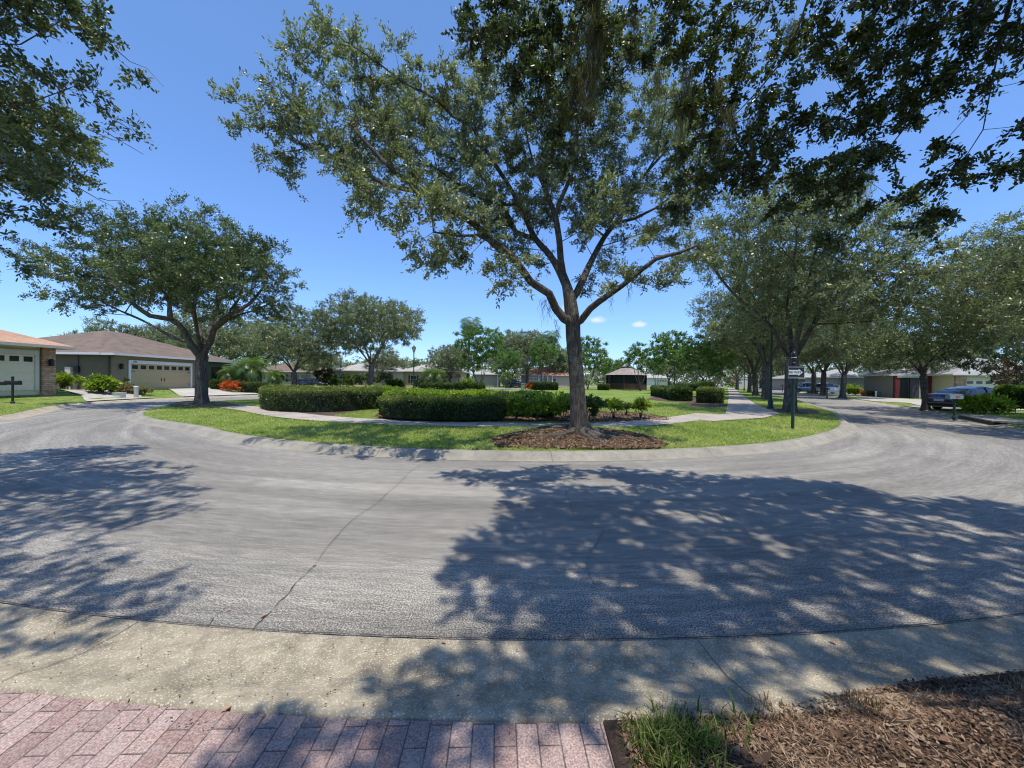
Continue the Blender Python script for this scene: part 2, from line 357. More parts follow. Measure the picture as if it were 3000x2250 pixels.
# ------------------------------------------------------------------ layout of roads and lawns
def catmull(P, step=.6):
    P = [np.array(p, float) for p in P]; out = []
    for i in range(len(P)-1):
        p0 = P[max(i-1, 0)]; p1 = P[i]; p2 = P[i+1]; p3 = P[min(i+2, len(P)-1)]
        n = max(1, int(np.linalg.norm(p2-p1)/step))
        for k in range(n):
            t = k/n
            out.append(.5*((2*p1)+(-p0+p2)*t+(2*p0-5*p1+4*p2-p3)*t*t+(-p0+3*p1-3*p2+p3)*t**3))
    out.append(P[-1]); return np.array(out)
def arc(r, a0, a1, n): return [(RC[0]+r*math.cos(rad(a0+(a1-a0)*i/n)), RC[1]+r*math.sin(rad(a0+(a1-a0)*i/n))) for i in range(n+1)]
ISL = catmull([(48, 160), (15, 100), (2, 70), (-7, 50), (-12, 38), (-15.8, 30), (-17.9, 25), (-18.0, 21.5), (-17.0, 18.4), (-15.4, 15.7), (-13.0, 13.4)] +
              arc(14.25, 222, 310, 12)[1:] + [(11.1, 12.7), (12.9, 14.6), (14.9, 17.2), (17.7, 20.9), (21.4, 27), (26.8, 36), (38.7, 58), (60, 96), (96, 160)], .5)
OUT = catmull([(41, 160), (8, 100), (-5, 71), (-14, 51), (-19, 39), (-22.3, 31), (-23.6, 25), (-22.6, 20.2)] + arc(19.66, 202, 337, 26) +
              [(21.2, 18.6), (24.2, 22.6), (28, 28.5), (32.5, 36), (45.5, 58), (67, 96), (103, 160)], .4)
def normals(P):
    T = np.gradient(P, axis=0); T /= np.linalg.norm(T, axis=1)[:, None]; return np.stack([-T[:, 1], T[:, 0]], 1)
def offset(P, d): return P+normals(P)*d
def inpoly(x, y, P):
    x = np.asarray(x); y = np.asarray(y); ins = np.zeros(x.shape, bool); n = len(P); j = n-1
    for i in range(n):
        xi, yi = P[i]; xj, yj = P[j]
        if yi != yj:
            ins ^= ((yi > y) != (yj > y)) & (x < (xj-xi)*(y-yi)/(yj-yi)+xi)
        j = i
    return ins
def dpoly(x, y, P):
    x = np.asarray(x, float).ravel(); y = np.asarray(y, float).ravel(); best = np.full(x.shape, 1e9)
    for i in range(len(P)-1):
        ax, ay = P[i]; dx, dy = P[i+1]-P[i]; t = np.clip(((x-ax)*dx+(y-ay)*dy)/(dx*dx+dy*dy+1e-9), 0, 1)
        best = np.minimum(best, np.hypot(x-ax-t*dx, y-ay-t*dy))
    return best
ISL_N = ISL[::1]
TREE0 = (1.72, 10.3)
def park_z(x, y):
    x = np.asarray(x, float); y = np.asarray(y, float); sh = x.shape
    d = dpoly(x, y, ISL_N).reshape(sh)
    m = np.exp(-(((x-TREE0[0])/2.0)**2+((y-TREE0[1]+.1)/1.0)**2))
    m2 = np.exp(-(((x+16.1)**2+(y-20)**2)/3.0))
    return .125 + .11*sstep(.4, 3.0, d) + .12*m + .10*m2
def out_z(x, y):
    x = np.asarray(x, float); y = np.asarray(y, float)
    pad = .40 + .2*sstep(27, 23, y)
    return .105 + pad*sstep(-24.9, -28.6, x) * sstep(75, 55, y) + .12*sstep(25, 40, x)*sstep(60, 20, y)*0
def terr(x, y): return float(park_z(x, y)) if inpoly(np.array([x]), np.array([y]), ISL_N)[0] else float(out_z(x, y))
def atg(px, py, f=None):
    z = .15
    for _ in range(12):
        p = at(px, py, z)
        z = float((f or terr)(p[0], p[1]))
    p = at(px, py, z); return p
def poly_mesh(name, P, zf, step, mats, kind='structure', bbox=None, dz=0.0, rim=None):
    """flat-ish sheet over polygon P (x,y) with heights from zf"""
    P = [Vector((float(a), float(b))) for a, b in P]; n = len(P)
    xs = [p.x for p in P]; ys = [p.y for p in P]
    x0, x1, y0, y1 = bbox or (min(xs), max(xs), min(ys), max(ys))
    g = []
    if step:
        X, Y = np.meshgrid(np.arange(x0+step/2, x1, step), np.arange(y0+step/2, y1, step)); X = X.ravel(); Y = Y.ravel()
        PP = np.array([(p.x, p.y) for p in P]); k = inpoly(X, Y, PP); X, Y = X[k], Y[k]
        k = dpoly(X, Y, np.vstack([PP, PP[:1]])) > step*.35
        rr = np.random.RandomState(1).uniform(-.2, .2, (len(X), 2))*step
        g = [Vector((float(a), float(b))) for a, b in zip((X+rr[:, 0])[k], (Y+rr[:, 1])[k])]
    r = delaunay_2d_cdt(P+g, [(i, (i+1) % n) for i in range(n)], [], 1, 1e-5)
    vs = np.array([(v.x, v.y) for v in r[0]]); z = np.asarray(zf(vs[:, 0], vs[:, 1]))+dz
    V = np.column_stack([vs, z]); fs = [tuple(f) for f in r[2]]
    me = bpy.data.meshes.new(name); me.from_pydata(V.tolist(), [], fs)
    bm = bmesh.new(); bm.from_mesh(me)
    for f in bm.faces:
        if f.normal.z < 0: f.normal_flip()
    bm.to_mesh(me); bm.free(); me.polygons.foreach_set('use_smooth', [True]*len(me.polygons))
    return tag(link(name, me, mats), kind=kind)
def sweep(name, P, prof, mats, joint=0, kind='structure'):
    N = normals(P); m = len(prof); V = []; Fc = []
    for i in range(len(P)):
        for o, z in prof: V.append((P[i][0]+N[i][0]*o, P[i][1]+N[i][1]*o, z))
    for i in range(len(P)-1):
        for k in range(m-1): Fc.append((i*m+k, i*m+k+1, (i+1)*m+k+1, (i+1)*m+k))
    me = bpy.data.meshes.new(name); me.from_pydata(V, [], Fc)
    bm = bmesh.new(); bm.from_mesh(me)
    for f in bm.faces:
        if f.normal.z < 0: f.normal_flip()
    bm.to_mesh(me); bm.free(); me.polygons.foreach_set('use_smooth', [True]*len(me.polygons))
    return tag(link(name, me, mats), kind=kind)

g = MB(); g.add([(-900, -200, -.03), (900, -200, -.03), (900, 1500, -.03), (-900, 1500, -.03)], [(0, 1, 2, 3)]); tag(g.build('ground', M['lawn']), kind='structure')
g = MB(); g.add([(-40, -12, 0), (120, -12, 0), (120, 165, 0), (-40, 165, 0)], [(0, 1, 2, 3)]); tag(g.build('road', M['asphalt']), kind='structure')
# side of the normals: ISL runs left-far -> near -> right-far (counter-clockwise), normal points inwards; OUT the same, normal inwards
sweep('island_kerb', ISL, [(-.14, .004), (-.02, .012), (0, .02), (.07, .085), (.11, .115), (.15, .128), (.33, .135), (.36, .10)], M['kerb'])
sweep('road_gutter', OUT, [(.012, .003), (0, .012), (-.12, .007), (-.30, .012), (-.46, .05), (-.56, .092), (-.63, .10), (-.65, .06)], M['gutter'])
ISLg = offset(ISL, .335); OUTg = offset(OUT, -.62)
poly_mesh('park_lawn', ISLg, park_z, 1.0, M['lawn'])
Pl = [tuple(p) for p in OUTg]
def lawn_z(x, y):
    x = np.asarray(x, float); y = np.asarray(y, float)
    return out_z(x, y) - .06*((x < 9) & (x > -9) & (y < 4.3) & (y > -8.9))
poly_mesh('lawn', [(-300, 160), (-300, -80), (300, -80), (300, 160)] + Pl[::-1], lawn_z, 2.0, M['lawn'], bbox=(-45, 60, -5, 70))
poly_mesh('far_lawn', [(-400, 160.02), (400, 160.02), (400, 700), (-400, 700)], lambda x, y: x*0+.1, 0, M['lawn'])

# near driveway of brick pavers and the mulch verge beside it
bk = [p for p in offset(OUT, -.655) if p[1] < 6 and -8.0 < p[0] < .42]
bx0 = bk[0][0]
poly_mesh('brick_driveway', [tuple(p) for p in bk]+[(.42, bk[-1][1]), (.42, -9), (bx0, -9)], lambda x, y: x*0+.093, 0, M['brick'])
OFFM = OUT+normals(OUT)*(-(.615-.13*sstep(1.0, 2.0, OUT[:, 0])*(OUT[:, 1] < 9)))[:, None]
mk = [p for p in OFFM if p[1] < 9 and p[0] > .425 and p[0] < 9]
mk = [np.array([.425, RC[1]-math.sqrt(20.275**2-.425**2)])]+mk
rs = np.random.RandomState(3)
def mulch_z(x, y):
    x = np.asarray(x, float); y = np.asarray(y, float)
    d = dpoly(x, y, OUT).reshape(x.shape)
    return .085 + .05*sstep(.62, .85, d) + .05*sstep(.8, 1.25, d)*sstep(.45, 1.0, x) + .16*sstep(.9, 2.6, x)*sstep(.55, .9, d) + .012*np.sin(x*9+y*5)*np.sin(y*11-x*3)*sstep(.75, 1.1, d)
poly_mesh('mulch_verge', [tuple(p) for p in mk]+[(9, -4), (.425, -4)], mulch_z, .07, M['mulch'], bbox=(.4, 5, .7, 4.2))

# walks of the park
ZT = park_z
def pxpoly(pts, f): return [tuple(atg(a, b, f)[:2]) for a, b in pts]
walk_c = catmull([atg(*p, park_z)[:2] for p in [(655, 1188), (740, 1199), (830, 1214), (940, 1226), (1080, 1235), (1300, 1243), (1500, 1246), (1700, 1247), (1850, 1243), (1960, 1233), (2040, 1222), (2085, 1214)]], .5)
W = normals(walk_c)
wl = walk_c+W*.62; wr = walk_c-W*.62
poly_mesh('curved_footpath', [tuple(p) for p in wl]+[tuple(p) for p in wr[::-1]], park_z, .8, M['path'], dz=.022)
cl = [atg(*p, park_z)[:2] for p in [(2126, 1212), (2133, 1180), (2135, 1160), (2134, 1148), (2133, 1141), (2132, 1137)]]
cr = [atg(*p, park_z)[:2] for p in [(2285, 1213), (2213, 1185), (2182, 1163), (2164, 1150), (2157, 1143), (2152, 1138.5)]]
junction = np.array([tuple(p) for p in cl]+[tuple(p) for p in cr[::-1]]+pxpoly([(2240, 1226), (2090, 1236), (2050, 1234)], park_z))
poly_mesh('straight_footpath', [tuple(p) for p in cl]+[tuple(p) for p in cr[::-1]]+pxpoly([(2240, 1226), (2090, 1236), (2050, 1234)], park_z), park_z, 1.5, M['path'], dz=.034)
# expansion joints on the walks and the island kerb (shallow dark grooves)
jm = MB()
def ribbon(mb, pts, wd, z):
    pts = np.array(pts, float); T = np.gradient(pts, axis=0); T /= np.linalg.norm(T, axis=1)[:, None]+1e-9
    N = np.stack([-T[:, 1], T[:, 0]], 1); wd = wd if hasattr(wd, '__len__') else [wd]*len(pts)
    vs = []
    for p, n, q in zip(pts, N, wd):
        zz = z(p[0], p[1]) if callable(z) else z
        vs += [(p[0]+n[0]*q/2, p[1]+n[1]*q/2, zz), (p[0]-n[0]*q/2, p[1]-n[1]*q/2, zz)]
    mb.add(vs, [(2*i, 2*i+1, 2*i+3, 2*i+2) for i in range(len(pts)-1)])
for i in range(3, len(walk_c)-1, 3): ribbon(jm, [wl[i], wr[i]], .022, lambda x, y: float(park_z(x, y))+.030)
for i in range(0, len(ISL)):
    if i % 6 == 0 and ISL[i][1] < 30:
        n = normals(ISL)[i]
        for a, za, b, zb in ((-.13, .009, 0, .025), (0, .025, .07, .090), (.07, .090, .11, .120), (.11, .120, .15, .133), (.15, .133, .32, .140)):
            p = ISL[i]; t = np.array([-n[1], n[0]])*.004
            q0 = p+n*a; q1 = p+n*b
            jm.add([(q0[0]+t[0], q0[1]+t[1], za), (q1[0]+t[0], q1[1]+t[1], zb), (q1[0]-t[0], q1[1]-t[1], zb), (q0[0]-t[0], q0[1]-t[1], za)], [(0, 1, 2, 3)])
# groove where the asphalt meets the gutter and joints across the gutter
near = [i for i in range(len(OUT)) if OUT[i][1] < 9]
rj = np.random.RandomState(9)
gr_p = [OUT[i]+normals(OUT)[i]*(.016+rj.uniform(-.004, .004)) for i in near]
gp = catmull(gr_p, .06); gp = gp+rj.uniform(-.003, .003, gp.shape)
ribbon(jm, gp, list(.005+.008*rj.rand(len(gp))), .0145)
NO = normals(OUT)
for xj in (-5.6, -2.35, .95, 3.9, 7.2):
    i_ = int(np.argmin(np.abs(OUT[:, 0]-xj)+(OUT[:, 1] > 9)*50)); n_ = NO[i_]; t_ = np.array([-n_[1], n_[0]])*.0020
    for a_, za, b_, zb in ((-.01, .0165, -.12, .012), (-.12, .012, -.30, .017), (-.30, .017, -.46, .055), (-.46, .055, -.56, .097), (-.56, .097, -.625, .105)):
        q0 = OUT[i_]+n_*a_; q1 = OUT[i_]+n_*b_; jm.add([(q0[0]+t_[0], q0[1]+t_[1], za), (q1[0]+t_[0], q1[1]+t_[1], zb), (q1[0]-t_[0], q1[1]-t_[1], zb), (q0[0]-t_[0], q0[1]-t_[1], za)], [(0, 1, 2, 3)])
jm2 = jm.build('expansion_joints', mat('joint_dark', (.07, .06, .05), .95)); tag(jm2, kind='structure')
# wandering cracks in the asphalt, traced where they run
ck = MB(); rc = np.random.RandomState(21)
def crack(px, wd):
    P = catmull([at(a, b, 0)[:2] for a, b in px], .035)
    d = np.cumsum(rc.normal(0, .0045, P.shape), 0); d -= np.linspace(0, 1, len(P))[:, None]*d[-1]
    P = P+d+rc.uniform(-.005, .005, P.shape)
    ribbon(ck, P, list(wd*.5*(.15+1.5*rc.rand(len(P))**1.5)), .0045)
crack([(1262, 1345), (1215, 1372), (1180, 1402), (1130, 1460), (1060, 1515), (985, 1580), (925, 1655), (870, 1715), (800, 1790), (740, 1850), (716, 1884)], .013)
crack([(1650, 1410), (1662, 1470), (1672, 1505), (1710, 1532), (1750, 1550), (1740, 1590), (1715, 1630), (1722, 1680), (1750, 1720)], .011)
crack([(1750, 1545), (1830, 1555), (1900, 1560), (2010, 1555), (2100, 1540)], .007)
crack([(1890, 1405), (1930, 1425), (1985, 1460), (2080, 1490), (2120, 1520), (2140, 1550)], .009)
crack([(2140, 1550), (2230, 1600), (2320, 1660), (2430, 1735), (2520, 1800)], .006)
crack([(700, 1770), (640, 1800), (600, 1850), (560, 1882)], .009); crack([(700, 1445), (620, 1480), (560, 1510)], .007)
crack([(2500, 1620), (2620, 1625), (2760, 1610)], .006)
tag(ck.build('road_cracks', mat('crack_dark', (.05, .048, .045), .95)), kind='structure')
# driveways of the left houses, cross street far behind
def out_only(x, y): return float(out_z(x, y))
ROADP = np.vstack([OUT, [[200, 160], [200, 300], [-100, 300]]]); SNAP = offset(OUT, -.60)
def snap(P):
    P = np.array(P); Q = []
    for i in range(len(P)):
        a, b = P[i], P[(i+1) % len(P)]; n = max(1, int(np.linalg.norm(b-a)/.35))
        for k in range(n): Q.append(a+(b-a)*k/n)
    Q = np.array(Q); ins = inpoly(Q[:, 0], Q[:, 1], np.array([p for p in SNAP]+[[103, 300], [41, 300]])); out = []
    for q, s_ in zip(Q, ins):
        if s_: q = SNAP[np.argmin(((SNAP-q)**2).sum(1))]
        if not out or np.linalg.norm(out[-1]-q) > .05: out.append(q)
    return [tuple(q) for q in out]
dA = pxpoly([(-300, 1150), (-20, 1144), (160, 1141), (300, 1152), (405, 1160), (418, 1166), (520, 1168), (560, 1171), (400, 1175), (262, 1180), (240, 1171), (150, 1168), (78, 1168), (66, 1160), (-20, 1156), (-300, 1165)], out_only)
dA = snap(dA)
poly_mesh('cream_house_driveway', dA, lambda x, y: out_z(x, y), 1.0, M['drive'], dz=.05)
dB = pxpoly([(425, 1142.5), (575, 1141), (750, 1153), (760, 1158), (690, 1164), (600, 1166), (555, 1167), (540, 1163), (485, 1154)], out_only)
dB = snap(dB)
poly_mesh('olive_house_driveway', dB, lambda x, y: out_z(x, y), 1.0, M['drive'], dz=.06)
for nm, pts in (('sedan_driveway', [(2560, 1165), (2720, 1172), (2900, 1182), (3000, 1188), (3100, 1203), (2830, 1203), (2690, 1198), (2650, 1196), (2560, 1190), (2700, 1190), (2660, 1181), (2560, 1176), (2500, 1168)]),
                ('right_sidewalk', [(2440, 1152), (2570, 1160), (2560, 1166), (2400, 1157)]),
):
    poly_mesh(nm, snap(pxpoly(pts, out_only)), lambda x, y: out_z(x, y), 0, M['drive' if 'apron' not in nm else 'kerb'], dz=.03 if 'mail' not in nm else .045)
# far cross streets and walks that show as pale strips
for nm, pts, mt in (('park_cross_path', [(1120, 1146.5), (1262, 1147), (1262, 1151), (1110, 1152)], 'path'),
                    ('far_street', [(1990, 1133), (2120, 1128.5), (2132, 1133), (2100, 1139), (2070, 1140)], 'kerb'),
                    ('far_driveway', [(1620, 1131), (1750, 1130), (1760, 1133), (1640, 1134.5)], 'kerb')):
    P = pxpoly(pts, lambda x, y: .24); poly_mesh(nm, P, lambda x, y: x*0+.26, 0, M[mt])
# mulch beds inside the park
def blob(pts): return catmull(list(pts)+[pts[0]], .3)[:-1]
mound = blob(pxpoly([(1460, 1312), (1440, 1290), (1500, 1272), (1600, 1262), (1700, 1258), (1800, 1262), (1890, 1278), (1960, 1306), (1930, 1316), (1700, 1318)], park_z))
poly_mesh('tree_mulch', mound, park_z, .3, M['mulch'], dz=.03)
bed1 = blob(pxpoly([(1095, 1225), (1180, 1233), (1350, 1236), (1560, 1237), (1750, 1237), (1900, 1234), (1965, 1229), (1890, 1213), (1780, 1206), (1600, 1204), (1300, 1205), (1130, 1208)], park_z))
poly_mesh('shrub_bed_mulch', bed1, park_z, .5, M['mulch'], dz=.012)
bed2 = blob(pxpoly([(785, 1193), (800, 1206), (880, 1217), (960, 1220), (1060, 1203), (1090, 1192), (950, 1180), (830, 1180)], park_z))
poly_mesh('hedge_bed_mulch', bed2, park_z, .6, M['mulch'], dz=.012)
bed3 = blob(pxpoly([(1890, 1170), (1960, 1177), (2020, 1183), (2026, 1192), (2120, 1193), (2125, 1183), (2030, 1165), (1930, 1162)], park_z))
poly_mesh('right_hedge_bed_mulch', bed3, park_z, 1.0, M['mulch'], dz=.012)
bed4 = blob(pxpoly([(2240, 1204), (2330, 1214), (2400, 1211), (2380, 1200), (2310, 1197)], park_z))
poly_mesh('right_tree_mulch', bed4, park_z, .6, M['mulch'], dz=.016)
bed5 = blob(pxpoly([(490, 1190), (600, 1196), (700, 1190), (660, 1179), (590, 1176), (520, 1179)], park_z))
poly_mesh('left_tree_mulch', bed5, park_z, .6, M['mulch'], dz=.03)

# ------------------------------------------------------------------ grass blades
def blades(name, pts, h, wd, seed, mats, lean=.5, keep=None):
    r = np.random.RandomState(seed); n = len(pts); th = r.uniform(0, 2*PI, n); hh = h*r.uniform(.5, 1.25, n)
    dx = np.cos(th); dy = np.sin(th); lx = r.normal(0, lean, n)*hh; ly = r.normal(0, lean, n)*hh
    V = np.empty((n, 5, 3), np.float32); w = wd*r.uniform(.7, 1.3, n)
    V[:, 0] = pts; V[:, 1] = pts
    V[:, 0, 0] -= dx*w/2; V[:, 0, 1] -= dy*w/2; V[:, 1, 0] += dx*w/2; V[:, 1, 1] += dy*w/2; V[:, :2, 2] -= .01
    mid = pts+np.stack([lx*.3, ly*.3, hh*.6], 1); V[:, 2] = mid+np.stack([dx*w*.4, dy*w*.4, 0*w], 1); V[:, 3] = mid-np.stack([dx*w*.4, dy*w*.4, 0*w], 1)
    V[:, 4] = pts+np.stack([lx, ly, hh*.95], 1)
    b = np.arange(n)[:, None]*5
    v = np.repeat(r.uniform(0, 1, n), 5)
    me = mesh_np(name, V.reshape(-1, 3), [b+np.array([[0, 1, 2, 3]]), b+np.array([[3, 2, 4]])], v)
    return tag(link(name, me, mats), kind='stuff', label=None)
def scatter(P, n, seed, zf, excl=(), bbox=None, dens=None):
    r = np.random.RandomState(seed); P = np.asarray(P)
    x0, y0 = P.min(0); x1, y1 = P.max(0)
    if bbox: x0, x1, y0, y1 = max(x0, bbox[0]), min(x1, bbox[1]), max(y0, bbox[2]), min(y1, bbox[3])
    x = r.uniform(x0, x1, n); y = r.uniform(y0, y1, n); k = inpoly(x, y, P)
    for e in excl: k &= ~inpoly(x, y, np.asarray(e))
    x, y = x[k], y[k]
    if dens is not None: k = r.rand(len(x)) < dens(x, y); x, y = x[k], y[k]
    return np.column_stack([x, y, zf(x, y)])
walkP = np.vstack([wl, wr[::-1]])
def pk_d(x, y): return np.clip(1.25*(9/np.hypot(x, y))**1.5, 0, 1)
pts = scatter(offset(ISL, .32), 620000, 5, park_z, (walkP, mound, bed1, bed2, bed3, bed4, np.vstack([cl, cr[::-1]]), junction), bbox=(-19, 24, 8, 27), dens=pk_d)
tag(blades('park_grass', pts, .06, .014, 6, M['grass'], .95), 'bright green lawn grass growing on the park island', 'grass')
def sd(x, y): return np.clip((14/np.hypot(x, y))**1.6, 0, 1)*.9
lp = scatter([(-40, 12), (-19, 12)] + [tuple(p) for p in OUTg[::-1] if p[0] < -17 and 12 < p[1] < 36] + [(-24, 36), (-40, 36)], 120000, 7, out_z, (np.array(dA), np.array(dB)), dens=sd)
rp = scatter([(16, 11)] + [tuple(p) for p in OUTg if p[0] > 16 and 11 < p[1] < 40] + [(50, 40), (50, 11)], 160000, 8, out_z, (), dens=sd)
tag(blades('roadside_grass', np.vstack([lp, rp]), .055, .022, 9, M['grass'], .95), 'mown lawn grass in front of the houses', 'grass')
# tuft at the corner of the brick driveway and sparse blades through the verge
r = np.random.RandomState(12)
def mz(x, y): return mulch_z(x, y)
tp = []
for cx, cyy, s, k in ((.58, 1.58, .03, 60), (.66, 1.64, .04, 90), (.74, 1.60, .05, 60), (.58, 1.50, .05, 90), (.90, 1.66, .06, 40), (.68, 1.52, .07, 110), (1.02, 1.68, .05, 16), (.80, 1.55, .05, 80), (.62, 1.44, .07, 80)):
    q = r.normal(0, s, (k, 2))+[cx, cyy]; tp.append(q)
tp = np.vstack(tp); tp = tp[(tp[:, 0] > .46) & (tp[:, 1] < 1.76)]
tp = np.column_stack([tp, mz(tp[:, 0], tp[:, 1])])
tag(blades('verge_grass', tp, .085, .0075, 13, M['turf'], .55), 'tuft of long grass at the corner of the brick driveway', 'grass')
ed = [p for p in offset(OUT, -.60) if p[0] > .5 and p[1] < 4 and p[0] < 4.5]; ed = np.array(ed)
q = ed[r.randint(0, len(ed), 1500)]+r.normal(0, .05, (1500, 2)); q = q[dpoly(q[:, 0], q[:, 1], OUT) > .53]; q = q[np.sin(q[:, 0]*5)+r.rand(len(q))*1.6 > .5]
tag(blades('kerb_weeds', np.column_stack([q, mz(q[:, 0], q[:, 1])]), .05, .005, 14, M['straw'], .5), 'dry grass stubble along the kerb of the mulch verge', 'grass')

# mulch chips, dead leaves and pine straw
def bits(name, pts, L, Wd, seed, mats, flat=.35):
    r = np.random.RandomState(seed); n = len(pts); th = r.uniform(0, 2*PI, n); l = L*r.uniform(.4, 1.3, n)/2; w_ = Wd*r.uniform(.5, 1.4, n)/2
    a = np.stack([np.cos(th), np.sin(th), r.normal(0, flat, n)], 1); b = np.stack([-np.sin(th), np.cos(th), r.normal(0, flat, n)], 1)
    c = pts+np.stack([0*l, 0*l, .004+.012*r.rand(n)], 1)
    V = np.stack([c-a*l[:, None], c-b*w_[:, None]-a*l[:, None]*.2, c+a*l[:, None], c+b*w_[:, None]+a*l[:, None]*.1], 1)
    return link(name, mesh_np(name, V.reshape(-1, 3), np.arange(n*4).reshape(n, 4), np.repeat(r.rand(n), 4)), mats)
mv = [tuple(p) for p in mk]+[(9, -4), (.48, -4)]
p1 = scatter(mv, 130000, 15, mulch_z, bbox=(.48, 5, .9, 4.2)); tag(bits('mulch_chips', p1, .022, .0085, 16, M['chip']), 'brown bark mulch chips on the verge by the kerb', 'mulch', kind='stuff')
p2 = scatter(mv, 42000, 17, mulch_z, bbox=(.48, 5, .9, 4.2), dens=lambda x, y: .3+.7*(np.sin(x*4+1)*np.sin(y*5+x*2) > 0)); tag(bits('pine_straw', p2, .10, .0026, 18, M['straw'], .12), 'dry straw and twigs lying on the mulch verge', 'straw', kind='stuff')
p3 = scatter(mv, 4500, 19, mulch_z, bbox=(.48, 5, .9, 4.2)); tag(bits('dead_leaves', p3, .05, .022, 20, M['chip'], .5), 'brown dead leaves strewn over the mulch verge', 'leaves', kind='stuff')
p4 = scatter(mound, 30000, 21, park_z); p4[:, 2] += .03; tag(bits('tree_mulch_chips', p4, .07, .03, 22, M['chip']), 'bark chips and fallen leaves around the central oak', 'mulch', kind='stuff')
p5 = scatter(bed1, 20000, 23, park_z); p5[:, 2] += .015; tag(bits('bed_mulch_chips', p5, .09, .04, 24, M['chip']), 'bark chips in the bed under the central hedge', 'mulch', kind='stuff')
# sparse litter on gutter and bricks
r = np.random.RandomState(31); q = np.column_stack([r.uniform(-3.6, 3.6, 700), 1.62+.95*r.rand(700)**1.5])
dd = np.hypot(q[:, 0]-RC[0], q[:, 1]-RC[1]); zz = np.where(dd > 20.28, .098, np.where(dd > 19.66, .014+np.clip(dd-19.96, 0, .3)*.28, .003))
tag(bits('gutter_litter', np.column_stack([q, zz]), .016, .007, 32, M['chip'], .1), 'specks of dead leaf in the gutter', 'litter', kind='stuff')
# fallen leaves one can count
leaf_m = mat('fallen_leaf', (.40, .21, .12), .6, var=.3)
lf = MB(); lf.add([(-.03, 0, .004), (-.012, .014, .010), (.015, .016, .012), (.034, 0, .006), (.012, -.015, .011), (-.014, -.012, .009)], [(0, 5, 4, 3), (0, 3, 2, 1)])
first = None
for i, (px, py, lab) in enumerate([(920, 1657, 'tan fallen leaf beside the long crack in the road'), (770, 1806, 'orange fallen leaf lower down the long crack'), (811, 1785, 'small red fallen leaf just right of the long crack'),
        (671, 1788, 'small orange fallen leaf left of the long crack'), (673, 1543, 'tiny orange leaf far out on the sunlit road'), (2110, 1840, 'brown fallen leaf in the sun patch near the gutter'),
        (2382, 1654, 'small tan leaf in the tree shadow on the right of the road'), (1300, 1882, 'reddish leaf caught on the edge of the gutter'), (664, 2078, 'pinkish dead leaf on the rim of the brick driveway'), (2440, 1880, 'yellow leaf on the shaded gutter to the right')]):
    p = at(px, py, .006 if py < 1880 else (.02 if py < 2000 else .095))
    if i == 0: o = lf.build('fallen_leaf', leaf_m); first = o
    else: o = first.copy(); C.objects.link(o)
    o.location = (p[0], p[1], p[2]); o.rotation_euler = (0, 0, i*1.3); s = [.8, .7, .4, .5, .6, .8, .6, .5, .7, .7][i]; o.scale = (s, s, s)
    tag(o, lab, 'leaf', 'fallen leaves on the road')
# ------------------------------------------------------------------ trees
FLO = []
def grow(limbs, pts, bf=.35, lr=None):
    """limbs: list of polylines (first one is the trunk); pts: cluster centres. Returns nodes, parents."""
    nodes = []; par = []; plen = []
    def addn(p, pa):
        nodes.append(np.array(p, float)); par.append(pa)
        plen.append(0 if pa < 0 else plen[pa]+np.linalg.norm(nodes[-1]-nodes[pa])); return len(nodes)-1
    FLO.clear()
    for li, L in enumerate(limbs):
        L = catmull(L, .35)
        if li == 0:
            k = -1
            for p in L: k = addn(p, k)
        else:
            d = [np.linalg.norm(q-L[0]) for q in nodes]; k = int(np.argmin(d))
            for p in L[(1 if d[k] < .15 else 0):]: k = addn(p, k)
        if lr: FLO.extend([(lr[li] if li < len(lr) else .02)*(1-.85*q/len(L)) for q in range(len(nodes)-len(FLO))])
        if li == 0: ntrunk = len(nodes)
    nh = len(nodes)
    pts = np.array(pts); N = len(pts)
    best = np.full(N, 1e9); bp = np.zeros(N, int)
    def upd(j):
        d = np.linalg.norm(pts-nodes[j], axis=1); c = d+bf*plen[j]+ (2.0 if j < ntrunk*.6 else 0)
        m = c < best; best[m] = c[m]; bp[m] = j
    for j in range(nh): upd(j)
    left = np.ones(N, bool); idx = np.full(N, -1)
    for _ in range(N):
        c = np.where(left, best, 1e9); i = int(np.argmin(c)); left[i] = False
        idx[i] = addn(pts[i], int(bp[i])); upd(idx[i])
    return np.array(nodes), np.array(par), nh, idx
